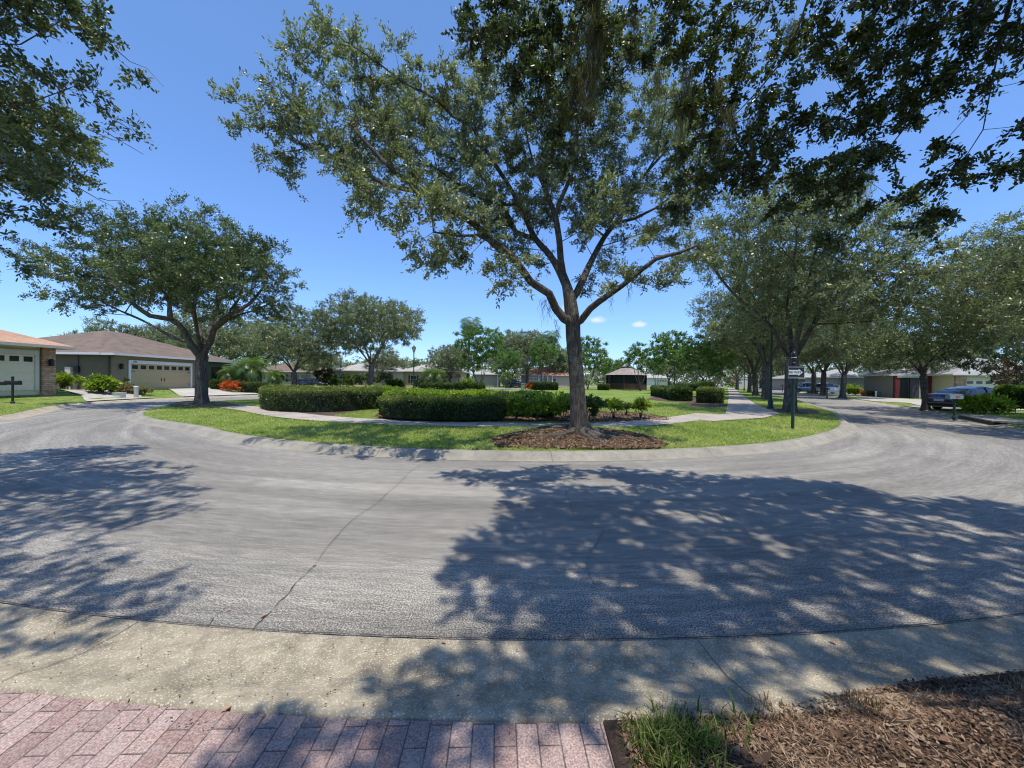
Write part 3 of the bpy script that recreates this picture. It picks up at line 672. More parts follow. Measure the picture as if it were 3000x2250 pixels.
def wood(nodes, par, nh, r_tip, r_root, expo, seed, ntrunk_r=None, flare=1.5, sides=7, minr=0):
    n = len(nodes); cnt = np.zeros(n); ch = [[] for _ in range(n)]
    for i in range(n-1, -1, -1):
        if not cnt[i]: cnt[i] = 1
        if par[i] >= 0: ch[par[i]].append(i)
    order = range(n-1, -1, -1); cnt = np.zeros(n)
    for i in order:
        if not ch[i]: cnt[i] = 1
        if par[i] >= 0: cnt[par[i]] += cnt[i]
    expo = math.log(r_root/r_tip)/math.log(max(cnt[0], 3)); R = r_tip*np.power(cnt, expo); R[:len(FLO)] = np.maximum(R[:len(FLO)], FLO)
    # wiggle of the procedural nodes
    rr = np.random.RandomState(seed); P = nodes.copy()
    for _ in range(2):
        Q = P.copy()
        for i in range(nh, n):
            if ch[i]: Q[i] = .5*P[i]+.25*P[par[i]]+.25*np.mean([P[c] for c in ch[i]], 0)
        P = Q
    P[nh:] += rr.normal(0, .04, (n-nh, 3))
    V = []; Fc = []; base = 0; done = set()
    z0 = P[0][2]
    # chains: follow the thickest child
    stack = [(0, None)]
    while stack:
        i, pa = stack.pop(); chain = ([pa] if pa is not None else [])+[i]
        while ch[i]:
            cs = sorted(ch[i], key=lambda c: -cnt[c])
            for c in cs[1:]: stack.append((c, i))
            i = cs[0]; chain.append(i)
        if len(chain) < 2: continue
        pts = [P[k] for k in chain]; rads = [R[k] for k in chain]
        if pa is not None: rads[0] = min(rads[0], rads[1]*1.5)
        rads[-1] *= .5
        if max(rads) < minr: continue
        c2 = catmull([np.append(p, q) for p, q in zip(pts, rads)], .22 if rads[min(1, len(rads)-1)] > .06 else .6)
        pts = c2[:, :3]; rads = np.maximum(c2[:, 3], .003)
        m = 18 if pa is None else (sides+3 if rads[0] > .08 else (sides if rads[0] > .03 else 4))
        if pa is None and flare:
            h = pts[:, 2]-z0; rads = rads*(1+(flare-1)*np.exp(-h/.32))
        T = np.gradient(pts, axis=0) if len(pts) > 1 else pts; T /= np.linalg.norm(T, axis=1)[:, None]+1e-9
        a = np.cross(T[0], [0.3, .9, .1]); a /= np.linalg.norm(a)
        ang = np.arange(m)*2*PI/m
        for q in range(len(pts)):
            a = a-T[q]*np.dot(a, T[q]); a /= np.linalg.norm(a)+1e-9; b = np.cross(T[q], a)
            wob = 1+(.10*np.sin(ang*3+q*.35+seed)+.06*np.sin(ang*5-q*.5) if m > 9 else 0)
            if pa is None and flare:
                wob = wob+.34*np.exp(-(pts[q, 2]-z0)/.28)*np.sin(ang*4+1.3)
            V.append(pts[q]+(rads[q]*wob)[:, None]*(np.cos(ang)[:, None]*a+np.sin(ang)[:, None]*b) if m > 9 else pts[q]+rads[q]*(np.cos(ang)[:, None]*a+np.sin(ang)[:, None]*b))
        s = np.arange(len(pts)-1)[:, None]*m; k = np.arange(m)[None, :]; k2 = (k+1) % m
        f = np.stack([s+k, s+k2, s+m+k2, s+m+k], -1).reshape(-1, 4)+base; Fc.append(f); base += len(pts)*m
    return np.vstack(V), np.vstack(Fc), R, cnt, P
def leafcloud(cent, outd, n, Rc, L, W, seed, up=.25, twigs=9, hexa=True, droop=.0, vbias=0, sq=.75):
    """n leaves round every cluster centre, set along short twigs"""
    r = np.random.RandomState(seed); K = len(cent)
    td = r.normal(0, 1, (K, twigs, 3)); td /= np.linalg.norm(td, axis=2)[:, :, None]
    td = td*[1, 1, sq]+outd[:, None, :]*.45+np.array([0, 0, up-droop]); td /= np.linalg.norm(td, axis=2)[:, :, None]
    tl = Rc*r.uniform(.45, 1.15, (K, twigs))*r.uniform(.75, 1.2, (K, 1))
    m = n*K; ci = np.repeat(np.arange(K), n); ti = r.randint(0, twigs, m); t = r.uniform(.15, 1, m)**.8
    d = td[ci, ti]; l = tl[ci, ti]
    pos = cent[ci]+d*(l*t)[:, None]+np.array([0, 0, -1])*(droop*l*t*t)[:, None]+r.normal(0, .07*Rc, (m, 3))
    ax = d*.6+r.normal(0, .55, (m, 3)); ax /= np.linalg.norm(ax, axis=1)[:, None]
    nm = r.normal(0, .8, (m, 3))+[0, 0, .75]; sd_ = np.cross(ax, nm); sd_ /= np.linalg.norm(sd_, axis=1)[:, None]+1e-9
    nn = np.cross(sd_, ax)
    LL = (L*r.uniform(.42, 1.35, m))[:, None]; WW = (W*r.uniform(.7, 1.25, m))[:, None]/2
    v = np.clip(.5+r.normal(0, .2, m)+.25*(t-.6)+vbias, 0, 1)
    if hexa:
        V = np.stack([pos, pos+ax*LL*.3+sd_*WW*.8, pos+ax*LL*.7+sd_*WW+nn*LL*.06, pos+ax*LL, pos+ax*LL*.7-sd_*WW+nn*LL*.06, pos+ax*LL*.3-sd_*WW*.8], 1)
        k = 6; b = np.arange(m)[:, None]*6; Fa = [b+np.array([[0, 1, 2, 3]]), b+np.array([[0, 3, 4, 5]])]
    else:
        V = np.stack([pos, pos+ax*LL*.5+sd_*WW, pos+ax*LL, pos+ax*LL*.5-sd_*WW], 1); k = 4; Fa = [np.arange(m*4).reshape(m, 4)]
    return V.reshape(-1, 3), Fa, np.repeat(v, k), td, tl
def twigmesh(cent, td, tl, r0, seed):
    K, T = tl.shape; a = np.repeat(cent, T, 0); d = td.reshape(-1, 3); b = a+d*(tl.reshape(-1)*.9)[:, None]
    u = np.cross(d, [.1, .2, .97]); u /= np.linalg.norm(u, axis=1)[:, None]+1e-9; w_ = np.cross(d, u); V = []
    for p, rr in ((a, r0), (b, r0*.35)):
        for k in range(3): V.append(p+rr*(math.cos(2.09*k)*u+math.sin(2.09*k)*w_))
    V = np.stack(V, 1); n = len(a); B = np.arange(n)[:, None]*6
    f = np.concatenate([B+np.array([[k, (k+1) % 3, (k+1) % 3+3, k+3]]) for k in range(3)])
    return V.reshape(-1, 3), f
def mossmesh(anchors, seed, per=14, length=.6, spread=.10, wd=.006):
    r = np.random.RandomState(seed); V = []; n = len(anchors); m = n*per
    A = np.repeat(anchors, per, 0)+r.normal(0, spread, (m, 3))*[1, 1, .5]; Ls = np.repeat(length*r.uniform(.35, 1.3, n), per)*r.uniform(.3, 1.1, m)
    S = 6; ph = r.uniform(0, 6.28, m); th = r.uniform(0, 6.28, m); side = np.stack([np.cos(th), np.sin(th), 0*th], 1); rows = []
    for k in range(S):
        t = k/(S-1); c = A+np.stack([.035*np.sin(ph+t*7)+.02*np.sin(ph*3+t*15), .035*np.cos(ph*2+t*8), -Ls*t], 1)*1.0
        c[:, :2] -= (A[:, :2]-np.repeat(anchors, per, 0)[:, :2])*t*.6
        w_ = wd*(1-.75*t); rows.append(c+side*w_); rows.append(c-side*w_)
    V = np.stack(rows, 1); B = np.arange(m)[:, None]*(2*S)
    f = np.concatenate([B+np.array([[2*k, 2*k+1, 2*k+3, 2*k+2]]) for k in range(S-1)])
    return mesh_np('spanish_moss', V.reshape(-1, 3), f, np.repeat(r.rand(m), 2*S))
def sample_blobs(bl, sp, seed, tries=60):
    """bl: (x,y,z,rx,ry,rz); Poisson-like cluster centres"""
    r = np.random.RandomState(seed); out = np.zeros((0, 3))
    for b in bl:
        vol = b[3]*b[4]*b[5]*4.19; n = max(1, int(vol/(sp**3)*tries/10))
        q = r.normal(0, 1, (n, 3)); q /= np.linalg.norm(q, axis=1)[:, None]; q *= (r.rand(n)**.38)[:, None]
        q = q*np.array(b[3:6])+np.array(b[:3])
        for p in q:
            if not len(out) or np.min(((out-p)**2).sum(1)) > sp*sp: out = np.vstack([out, p])
    return out
def build_tree(root, limbs, cents, leafm, barkm, n=90, Rc=.55, L=.09, W=.035, seed=1, r_tip=.012, r_root=.2, expo=.46, hexa=True, moss=0, mosslen=.6,
               bf=.35, twig_r=0, droop=0, flare=1.4, up=.25, skipr=.07, vbias=0, mosswd=.006, wname='trunk', lname='crown', mossz=None, minr=0, skip_inner=True, sq=.75, lr=None):
    nodes, par, nh, idx = grow(limbs, cents, bf, lr)
    V, Fc, R, cnt, P = wood(nodes, par, nh, r_tip, r_root, expo, seed, flare=flare, minr=minr)
    link(wname, mesh_np(wname, V, Fc, smooth=True), barkm, root)
    sel = np.arange(nh, len(nodes)); 
    if skip_inner: sel = sel[R[sel] < skipr]; print(root.name, 'clusters', len(sel), 'of', len(idx))
    c = P[sel]; o = nodes[sel]-nodes[par[sel]]; o /= np.linalg.norm(o, axis=1)[:, None]+1e-9
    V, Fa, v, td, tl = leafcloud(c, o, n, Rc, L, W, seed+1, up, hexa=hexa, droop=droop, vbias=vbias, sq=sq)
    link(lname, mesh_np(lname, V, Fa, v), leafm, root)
    if twig_r:
        V, Fc = twigmesh(c, td, tl, twig_r, seed); tw = link('twigs', mesh_np('twigs', V, Fc), barkm, root)
    if moss:
        r = np.random.RandomState(seed+5); cand = sel if mossz is None else np.array([s for s in range(3, len(nodes)) if mossz(nodes[s])])
        a = P[r.choice(cand, min(moss, len(cand)), replace=False)]
        tag(link('spanish_moss', mossmesh(a, seed+6, length=mosslen, wd=mosswd), M['moss'], root), kind='stuff')
    return nodes, P, R
def pxb(px, py, Y, rx, ry, dr):
    """a lobe of foliage seen at a pixel, at depth Y: radii in metres"""
    p = atY(px, py, Y); return (p[0], p[1], p[2], rx*Y/F, dr, ry*Y/F)

# ---- the central oak on the island
base = atg(1697, 1266, park_z); T0 = thing('oak_tree', 'large spreading live oak standing in the mulch at the front of the island', 'tree', tuple(base))
D = base[1]
def pl(*pts): return [np.array(atY(x, y, D+dy))-base for x, y, dy in pts]
limbs = [pl((1697, 1266, 0), (1694, 1200, 0), (1690, 1120, 0), (1684, 1030, 0), (1681, 985, 0), (1680, 945, 0)),
    pl((1680, 955, 0), (1652, 935, -.1), (1628, 905, -.25), (1609, 862, -.5), (1555, 826, -.8), (1512, 765, -1.1), (1446, 711, -1.5), (1392, 657, -1.9), (1313, 609, -2.2), (1230, 560, -2.4), (1120, 470, -2.5), (1040, 380, -2.5)),
    pl((1680, 940, 0), (1669, 868, .15), (1645, 802, .5), (1600, 735, .9), (1567, 699, 1.1), (1512, 681, 1.5), (1476, 603, 1.8), (1422, 530, 2.1), (1350, 440, 2.3), (1260, 350, 2.3)),
    pl((1645, 802, .5), (1642, 760, .3), (1639, 711, .2), (1627, 633, .1), (1640, 590, 0), (1663, 540, -.2), (1687, 480, -.4), (1690, 380, -.5)),
    pl((1672, 885, .1), (1690, 855, .2), (1723, 784, .7), (1772, 693, 1.1), (1832, 615, 1.5), (1874, 530, 1.8), (1960, 430, 2.2), (2010, 350, 2.3)),
    pl((1800, 655, 1.3), (1860, 640, .9), (1920, 610, .6), (1990, 560, .3)),
    pl((1567, 699, 1.1), (1540, 640, .8), (1500, 560, .6), (1450, 480, .2), (1400, 400, 0)),
    pl((1627, 633, .1), (1600, 560, .5), (1560, 470, .9), (1540, 380, 1.1)),
    pl((1440, 705, -1.5), (1400, 690, -2), (1340, 690, -2.3), (1270, 680, -2.4)),
    pl((1230, 560, -2.4), (1130, 540, -2.2), (1010, 470, -1.6), (880, 420, -1)),
    pl((1690, 955, 0), (1702, 938, 0), (1729, 904, -.2), (1777, 868, -.4), (1826, 835, -.6), (1874, 796, -.8), (1922, 759, -1), (1989, 741, -1.2), (2040, 720, -1.3))]
mb_ = [(760, 375, -1.0, 80, 55), (720, 420, -1, 40, 45), (850, 300, -1, 60, 50), (880, 390, -1, 110, 75), (800, 480, -1, 60, 35), (910, 230, -.6, 80, 60), (960, 140, -.6, 50, 60), (1010, 120, -.6, 35, 50), (1010, 190, -.6, 70, 80),
    (1080, 260, 0, 90, 90), (1160, 240, 0, 35, 70), (1230, 290, 0, 90, 70), (1300, 230, 0, 50, 60), (1360, 310, 0, 100, 90), (1050, 430, -1.5, 130, 100), (1020, 550, -2, 60, 55), (1090, 590, -2.2, 80, 50), (980, 590, -2, 35, 40), (1200, 430, 0, 130, 120), (1160, 610, -2.4, 60, 40),
    (1270, 640, -2, 100, 70), (1220, 740, -2.2, 45, 50), (1290, 760, -2.2, 50, 50), (1370, 740, -2.0, 55, 55), (1450, 820, -1.3, 40, 38), (1500, 850, -1.2, 36, 34), (1380, 520, .5, 130, 120), (1530, 400, 1, 130, 130), (1580, 590, 1, 110, 90), (1460, 640, 1.8, 80, 70), (1520, 740, 1.5, 70, 45), (1570, 790, 1.6, 40, 35),
    (1740, 440, 1, 130, 130), (1740, 620, .5, 90, 70), (1800, 560, 2, 110, 90), (1700, 710, .4, 45, 40), (1790, 740, 1.4, 60, 40), (1740, 820, 1.0, 30, 25), (1950, 350, 1.5, 130, 120), (2010, 520, 1.0, 120, 110), (1940, 660, .4, 90, 60), (2020, 770, -1, 60, 50), (1930, 830, -.9, 35, 25), (1890, 790, -.9, 30, 20),
    (1450, 210, 0, 120, 90), (1650, 230, 0, 130, 100), (1850, 210, .5, 130, 100), (1560, 120, 0, 120, 60), (1750, 110, .5, 120, 70)]
bl = []
for px, py, dy, rx, ry in mb_:
    b = pxb(px+(14 if px < 1300 else 0), py+6, D+dy, max(16, rx-26), max(14, ry-20), 1.1); bl.append((b[0]-base[0], b[1]-base[1], b[2]-base[2]) + b[3:])
cents = sample_blobs(bl, .44, 3, 42)
rq = np.random.RandomState(19); ex = []
for L_ in limbs[1:]:
    Q_ = catmull(L_, .42); Q_ = Q_[int(len(Q_)*.42):]
    for q in Q_: ex.append(q+rq.normal(0, .30, 3)+[0, 0, .12])
cents = np.vstack([cents, np.array(ex)])
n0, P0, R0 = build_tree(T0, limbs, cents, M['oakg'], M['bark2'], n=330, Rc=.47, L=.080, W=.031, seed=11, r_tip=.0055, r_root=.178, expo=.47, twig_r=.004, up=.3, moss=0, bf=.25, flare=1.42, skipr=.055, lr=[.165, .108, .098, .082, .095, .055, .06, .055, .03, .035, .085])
bpy.data.objects['trunk'].data.materials.clear(); bpy.data.objects['trunk'].data.materials.append(M['bark'])
mp_ = [np.array(atY(x, y, D+d))-base for x, y, d in [(1640, 960, 0), (1628, 935, -.2), (1615, 900, -.3), (1590, 880, -.4), (1690, 1000, 0), (1600, 870, -.4), (1790, 868, -.4), (1845, 830, -.6), (1780, 760, 1), (1760, 720, 1), (1870, 800, -.8), (1590, 700, 1), (1560, 720, 1), (1790, 700, 1.1), (1730, 800, .7), (1990, 650, 1), (2040, 600, 1)]]
tag(link('spanish_moss', mossmesh(np.array(mp_), 5, per=9, length=.62, spread=.06, wd=.006), M['moss'], T0), kind='stuff')
# surface roots of the central oak
rr = np.random.RandomState(4)
for a in (-172, -150, -128, -100, -70, -48, -28, -8, 12, 165, 95):
    a = rad(a+rr.uniform(-8, 8)); pts = []; rads = []; Lr = rr.uniform(1.0, 2.1)
    for k in range(9):
        t = k/8; d = .12+Lr*t; aa = a+.35*math.sin(t*3+a*4); x = base[0]+d*math.cos(aa); y = base[1]+d*math.sin(aa)
        pts.append((x-base[0], y-base[1], float(park_z(x, y))-base[2]+.045+.12*math.exp(-d/.2)-.05*t)); rads.append(.075*(1-t)**.8+.012)
    rm = MB(); rm.tube(pts, rads, 7); rm.build('root', M['bark'], T0, smooth=True)

# ---- generic trees
def dome(R, H, z0, seed, nb=11, flat=.7):
    """lobes of a rounded, uneven crown: radius R, from z0 to z0+H"""
    r = np.random.RandomState(seed); out = [(0, 0, z0+H*.55, R*.55, R*.55, H*.40)]
    for k in range(nb):
        a = 2*PI*k/nb+r.uniform(-.3, .3); d = R*r.uniform(.45, .72); q = r.uniform(.30, .45)*R; z = z0+H*r.uniform(.22, .72)
        out.append((d*math.cos(a), d*math.sin(a), z, q, q, q*flat))
    for k in range(4):
        a = r.uniform(0, 6.28); d = R*r.uniform(.1, .4); out.append((d*math.cos(a), d*math.sin(a), z0+H*r.uniform(.72, .85), R*.3, R*.3, H*.16))
    return out
def fork(h, R, H, seed, nl=5, lean=.1):
    r = np.random.RandomState(seed); lx, ly = r.normal(0, lean, 2); tr = [np.array([0, 0, -.05]), np.array([lx*.3, ly*.3, h*.35]), np.array([lx*.7, ly*.7, h*.7]), np.array([lx, ly, h])]
    L = [tr]
    for k in range(nl):
        a = 2*PI*k/nl+r.uniform(-.4, .4); rr_ = R*r.uniform(.5, .75); hh = H*r.uniform(.4, .75)
        e = np.array([rr_*math.cos(a), rr_*math.sin(a), h+hh]); s = tr[-1]-np.array([0, 0, r.uniform(0, .25)*h])*.8
        m1 = s+(e-s)*.35+[0, 0, -.0*hh]+np.array([0, 0, .06*hh]); m2 = s+(e-s)*.7+r.normal(0, .12, 3)*R*.3
        L.append([s, m1, m2, e])
    return L
def oak(name, label, loc, rz, h, R, H, z0, seed, root_r, leaf='oak', n=80, sp=.8, Rc=.75, L=.15, W=.06, moss=0, nl=5, group=None, nb=12, mosslen=.9, bark='bark', mwd=.012, lobes=None, limbs_=None, skipr=.09, **kw):
    t = thing(name, label, 'tree', loc, rz, group)
    bl = lobes or dome(R, H, z0, seed, nb)
    build_tree(t, limbs_ or fork(h, R, H, seed, nl), sample_blobs(bl, sp, seed, 22), M[leaf], M[bark], n=n, Rc=Rc, L=L, W=W, seed=seed, r_root=root_r, r_tip=.010, expo=.45, hexa=False, moss=moss, mosslen=mosslen, mosswd=mwd, skipr=skipr, **kw)
    return t
# left oak by the footpath (px 590)
b = atg(590, 1184, park_z); Db = b[1]
def pl2(*pts): return [np.array(atY(x, y, Db+dy))-b for x, y, dy in pts]
lob = []
for px, py, dy, rx, ry in [(150, 780, 0, 70, 60), (100, 740, 0, 45, 40), (210, 850, 0, 70, 60), (280, 790, -1, 110, 90), (300, 680, 0, 90, 70), (250, 900, 0, 60, 40), (330, 900, 1, 60, 40), (430, 690, -1, 90, 70), (500, 660, 0, 80, 50), (610, 650, 0, 70, 45), (560, 740, -2, 130, 90), (450, 830, -2, 130, 90), (640, 820, -2, 110, 90), (720, 720, 0, 80, 55), (770, 700, 0, 50, 35),
        (760, 800, 0, 90, 70), (830, 810, 0, 50, 45), (740, 890, 0, 80, 60), (560, 820, 2, 150, 110), (420, 760, 2, 120, 90), (680, 760, 2, 120, 80), (360, 850, 2, 90, 60), (640, 920, -1, 70, 45), (820, 900, 1, 50, 50)]:
    q = pxb(px, py, Db+dy, max(20, rx-20), max(18, ry-20), 1.6); lob.append((q[0]-b[0], q[1]-b[1], q[2]-b[2])+q[3:])
lim = [pl2((590, 1184, 0), (590, 1130, 0), (588, 1080, 0), (592, 1045, 0), (590, 1030, 0)),
    pl2((588, 1040, 0), (560, 1010, -.3), (540, 970, -.6), (500, 935, -1), (440, 925, -1.4), (380, 880, -1.6), (320, 820, -1)),
    pl2((592, 1040, 0), (615, 1005, -.2), (630, 960, -.6), (670, 925, -1), (730, 890, -.8), (780, 830, 0)),
    pl2((590, 1030, 0), (585, 970, .6), (560, 900, 1.2), (540, 830, 1.5), (560, 740, 1.2)),
    pl2((560, 1005, -.3), (500, 985, .8), (420, 940, 1.5), (330, 900, 1.6), (240, 850, 1)),
    pl2((600, 1020, 0), (620, 950, 1), (650, 870, 1.6), (700, 790, 1.6)), pl2((590, 1035, 0), (575, 960, -1), (570, 880, -1.8), (600, 790, -2))]
T2 = oak('oak_tree', 'thick-trunked live oak hung with moss at the left end of the curved footpath', tuple(b), 0, 0, 0, 0, 0, 31, .245, 'oak', n=260, sp=.56, Rc=.64, L=.13, W=.052, moss=46, mosslen=.75, lobes=lob, limbs_=lim, bark='bark', mwd=.010, flare=1.35, lr=[.23, .14, .14, .12, .09, .09, .09])
# archetypes of oaks, reused with a new turn and scale
def loc_px(px, Y, z=.24): p = atY(px, 1100, Y); return (float(p[0]), float(Y), z)
A1 = oak('oak_tree', 'round grey-green oak with a forked trunk behind the long left hedge', loc_px(862, 48, .2), .5, 2.4, 5.6, 7.2, 2.9, 41, .30, 'oakg', n=170, sp=.95, Rc=.95, L=.24, W=.10, moss=26, nl=5)
A2 = oak('oak_tree', 'broad pale oak with a straight trunk left of the tall street lamp', loc_px(1086, 54), 1.2, 3.6, 7.8, 9.0, 4.0, 42, .33, 'oakg', n=170, sp=1.05, Rc=1.05, L=.26, W=.11, moss=30, nl=6, bark='bark2', nb=14)
A3 = oak('oak_tree', 'tall oak with brown trunk right behind the one way sign', tuple(atg(2312, 1207, park_z)), .3, 2.9, 5.4, 8.6, 2.7, 43, .26, 'oakg', n=180, sp=.68, Rc=.70, L=.15, W=.06, moss=70, mosslen=1.0, nl=6, nb=14)
GR = 'oaks lining the right street'
def again(src, px, Y, rz, s, lab, z=.22, grp=None): return dup(src, loc_px(px, Y, z), rz, lab, grp, s)
again(A3, 2243, 33.5, 2.0, 1.06, 'oak with a forked mossy trunk on the strip between footpath and right street', grp=GR)
again(A3, 2214, 45, 4.1, 1.0, 'third oak along the right footpath, thin pale trunk', grp=GR)
again(A2, 2196, 60, .4, .8, 'fourth oak along the right footpath, farther than the thin pale one', grp=GR)
again(A2, 2160, 84, 2.4, .9, 'last oak at the far end of the straight footpath', grp=GR)
again(A2, 2385, 62, 3.1, .95, 'dark-trunked oak across the right street in front of the silver car', z=.12, grp=GR)
again(A3, 2413, 54, 5.2, 1.15, 'oak across the right street whose trunk crosses the white car', z=.12, grp=GR)
again(A3, 2470, 43, .9, .95, 'oak across the right street just right of the white car', z=.12, grp=GR)
A4 = oak('oak_tree', 'low spreading oak with wide dark limbs beside the dark blue sedan', tuple(atg(2712, 1200)), 0, 2.6, 4.1, 4.2, 2.3, 44, .165, 'oak', n=150, sp=.66, Rc=.62, L=.15, W=.062, moss=8, nl=5, nb=12)
again(A3, 3100, 17.5, 3.6, .9, 'tall oak at the right edge of the photo beyond the mailbox', z=.12)
again(A3, 3330, 11.5, 1.7, .68, 'oak standing just outside the right side of the photo', z=.12)
again(A4, 2640, 47, 2.0, 1.15, 'oak behind the low spreading oak, in front of the red house', z=.12)
again(A2, 2790, 66, 4.4, .8, 'large oak rising behind the grey roofed house', z=.12)
again(A2, 2560, 75, 5.5, .9, 'distant oak between the red house and the white car', z=.12)
again(A1, 760, 64, 2.2, 1.15, 'oak in front of the beige house with many windows', z=.2)
again(A1, 650, 52, 4.0, 1.1, 'dark oak behind the feathery palms of the olive house', z=.3)
again(A1, 930, 62, 3.3, .72, 'small oak beside the nearer-left street lamp', z=.2)
again(A1, 1135, 68, 5.0, .7, 'bushy oak in front of the pale roofed house', z=.2)
again(A2, 1318, 66, 1.9, .58, 'silvery oak left of the big crape myrtle', z=.2)
again(A1, 1500, 88, .2, 1.1, 'grey oak behind the dark sport utility car', z=.2)
again(A2, 1545, 92, 3.9, 1.05, 'tall narrow grey oak left of the short palm', z=.2)
again(A1, 1650, 98, 2.8, .95, 'oak behind the red tiled roof', z=.2)
again(A1, 310, 62, 1.0, 1.0, 'dark oak rising behind the ridge of the olive house', z=.3)
again(A2, 470, 66, 2.6, .8, 'oak behind the right slope of the brown roof', z=.3)
again(A1, 150, 85, 4.6, .8, 'faint oak seen between the two left roofs', z=.3)
again(A1, 200, 90, 1.6, .75, 'second faint oak just right of the other between the left roofs', z=.3)
again(A1, 1960, 90, .8, .9, 'oak beyond the gazebo, behind the myrtles', z=.2)
again(A1, 2060, 100, 3.0, 1.1, 'oak at the far end of the park by the diamond sign', z=.2)
again(A2, 2290, 105, 1.1, .95, 'dense oak closing the far end of the right street', z=.2)
again(A1, 2230, 120, 5.0, 1.2, 'oak far behind the white garden walls', z=.2)

# crape myrtles: several thin stems and a bright leafy head
def myrtle(name, label, loc, rz, h, R, H, z0, seed, stems=5, **kw):
    r = np.random.RandomState(seed); L = []
    for k in range(stems):
        a = 2*PI*k/stems+r.uniform(-.4, .4); e = R*r.uniform(.3, .55)
        L.append([np.array([.10*math.cos(a), .10*math.sin(a), -.05]) if k else np.array([0, 0, -.05]), np.array([.22*math.cos(a), .22*math.sin(a), h*.5]), np.array([e*.55*math.cos(a), e*.55*math.sin(a), h]), np.array([e*math.cos(a), e*math.sin(a), z0+H*.5])])
    t = thing(name, label, 'tree', loc, rz, kw.pop('group', None)); bl = dome(R, H, z0, seed, 9, 1.0)
    # stems start apart: each is a limb of its own
    build_tree(t, L, sample_blobs(bl, .72, seed, 22), M['myrtle'], M['bark2'], n=190, Rc=.66, L=.19, W=.09, seed=seed, r_root=.10, r_tip=.012, expo=.42, hexa=False, flare=0, bf=.3, up=.5, skipr=.2)
    return t
GM = 'crape myrtles around the far lawn'
B1 = myrtle('crape_myrtle', 'largest round crape myrtle, left of the central oak trunk', loc_px(1405, 47), 0, 1.9, 3.3, 5.8, 2.3, 51, group=GM)
B2 = myrtle('crape_myrtle', 'light green crape myrtle touching the right side of the gazebo', loc_px(1876, 60), .7, 2.1, 2.7, 5.4, 2.2, 52, group=GM)
def myr(src, px, Y, rz, s, lab): return dup(src, loc_px(px, Y), rz, lab, GM, s)
myr(B2, 1592, 62, 2, 1.1, 'crape myrtle standing between the short palm and the dark car')
myr(B1, 1483, 70, 1, .9, 'slim crape myrtle just right of the largest one')
myr(B1, 1722, 66, 3, 1.15, 'crape myrtle just right of the central oak trunk')
myr(B2, 1768, 84, 5, .95, 'small crape myrtle behind the left side of the gazebo')
myr(B2, 1924, 64, 2.5, .8, 'small crape myrtle with a single dark stem right of the gazebo')
myr(B1, 1978, 46, 4, .95, 'thick-stemmed crape myrtle above the dark right hedge')
myr(B2, 2052, 38, .3, .82, 'bright crape myrtle behind the clipped block hedge')
myr(B2, 2095, 45, 3.3, .8, 'bright crape myrtle next to the straight footpath')
myr(B1, 2088, 62, 2.2, .85, 'crape myrtle farther along the footpath, behind the bright pair')
myr(B1, 1815, 100, 2.2, .9, 'distant crape myrtle above the gazebo roof')
myr(B2, 1630, 100, 1.2, .8, 'distant crape myrtle before the red tiled roof')
B3 = dup(B2, tuple(atg(2555, 1150)), 1.1, 'shrubby myrtle in the yard left of the green lawn sign', None, .5)
B4 = dup(B1, tuple(atg(2850, 1165)), 2.1, 'small myrtle growing before the beige house', None, .62)

# distant tree line, one mass
def treeline():
    r = np.random.RandomState(77); c = []
    for px in range(-300, 3400, 16):
        Y = r.uniform(135, 165); p = atY(px, 1100, Y); H = r.uniform(5, 10.5)
        for k in range(11): c.append((p[0]+r.normal(0, 2), Y+r.normal(0, 4), r.uniform(.3, H)))
    c = np.array(c); o = np.tile([0, 0, .5], (len(c), 1)); V, Fa, v, _, _ = leafcloud(c, o, 55, 2.2, .85, .5, 78, .2, hexa=False)
    tag(link('distant_woods', mesh_np('distant_woods', V, Fa, v), M['oakg']), 'grey-green wood closing the horizon behind the houses', 'woods', kind='stuff')
treeline()

# ---- overhanging oak at the upper right: it stands behind the viewer, its boughs reach over the road
tb = np.array([5.2, -2.6, .1]); TO = thing('overhanging_oak', 'dark mossy oak boughs hanging into the top right of the photo', 'tree', tuple(tb))
def W(x, y, z): return np.array([x, y, z])-tb
def PX(px, py, Y): return np.array(atY(px, py, Y))-tb
ovl = [[W(5.2, -2.6, 0), W(5.1, -2.5, 1.6), W(5.0, -2.3, 3.2), W(4.9, -2.1, 4.2)],
    [W(4.9, -2.1, 4.0), W(4.4, -.8, 5.6), W(3.6, .8, 6.8), PX(1900, -500, 4), PX(1800, -150, 4.6), PX(1700, 60, 5), PX(1650, 260, 5.1)],
    [W(4.9, -2.1, 4.2), W(5.2, -.6, 5.9), W(5.0, 1.2, 6.8), PX(2450, -350, 4.3), PX(2380, -40, 4.8), PX(2290, 180, 5), PX(2160, 330, 5.1), PX(2060, 450, 5.1)],
    [W(5.0, 1.2, 6.8), PX(2650, -250, 4.2), PX(2600, 50, 4.8), PX(2540, 190, 4.9), PX(2510, 350, 5), PX(2530, 520, 5), PX(2660, 610, 4.8)],
    [W(4.9, -2.1, 4.1), W(5.8, -.5, 4.9), W(5.8, 1.4, 5.6), PX(2980, -80, 4), PX(2930, 120, 4.3), PX(2880, 380, 4.3)],
    [W(4.4, -.8, 5.6), W(2.6, .3, 7.4), W(1.6, 1.4, 8), W(1.0, 2.4, 7.8)],
    [PX(2380, -40, 4.8), PX(2450, 60, 4.6), PX(2430, 200, 4.6), PX(2500, 330, 4.7)]]
ob = []
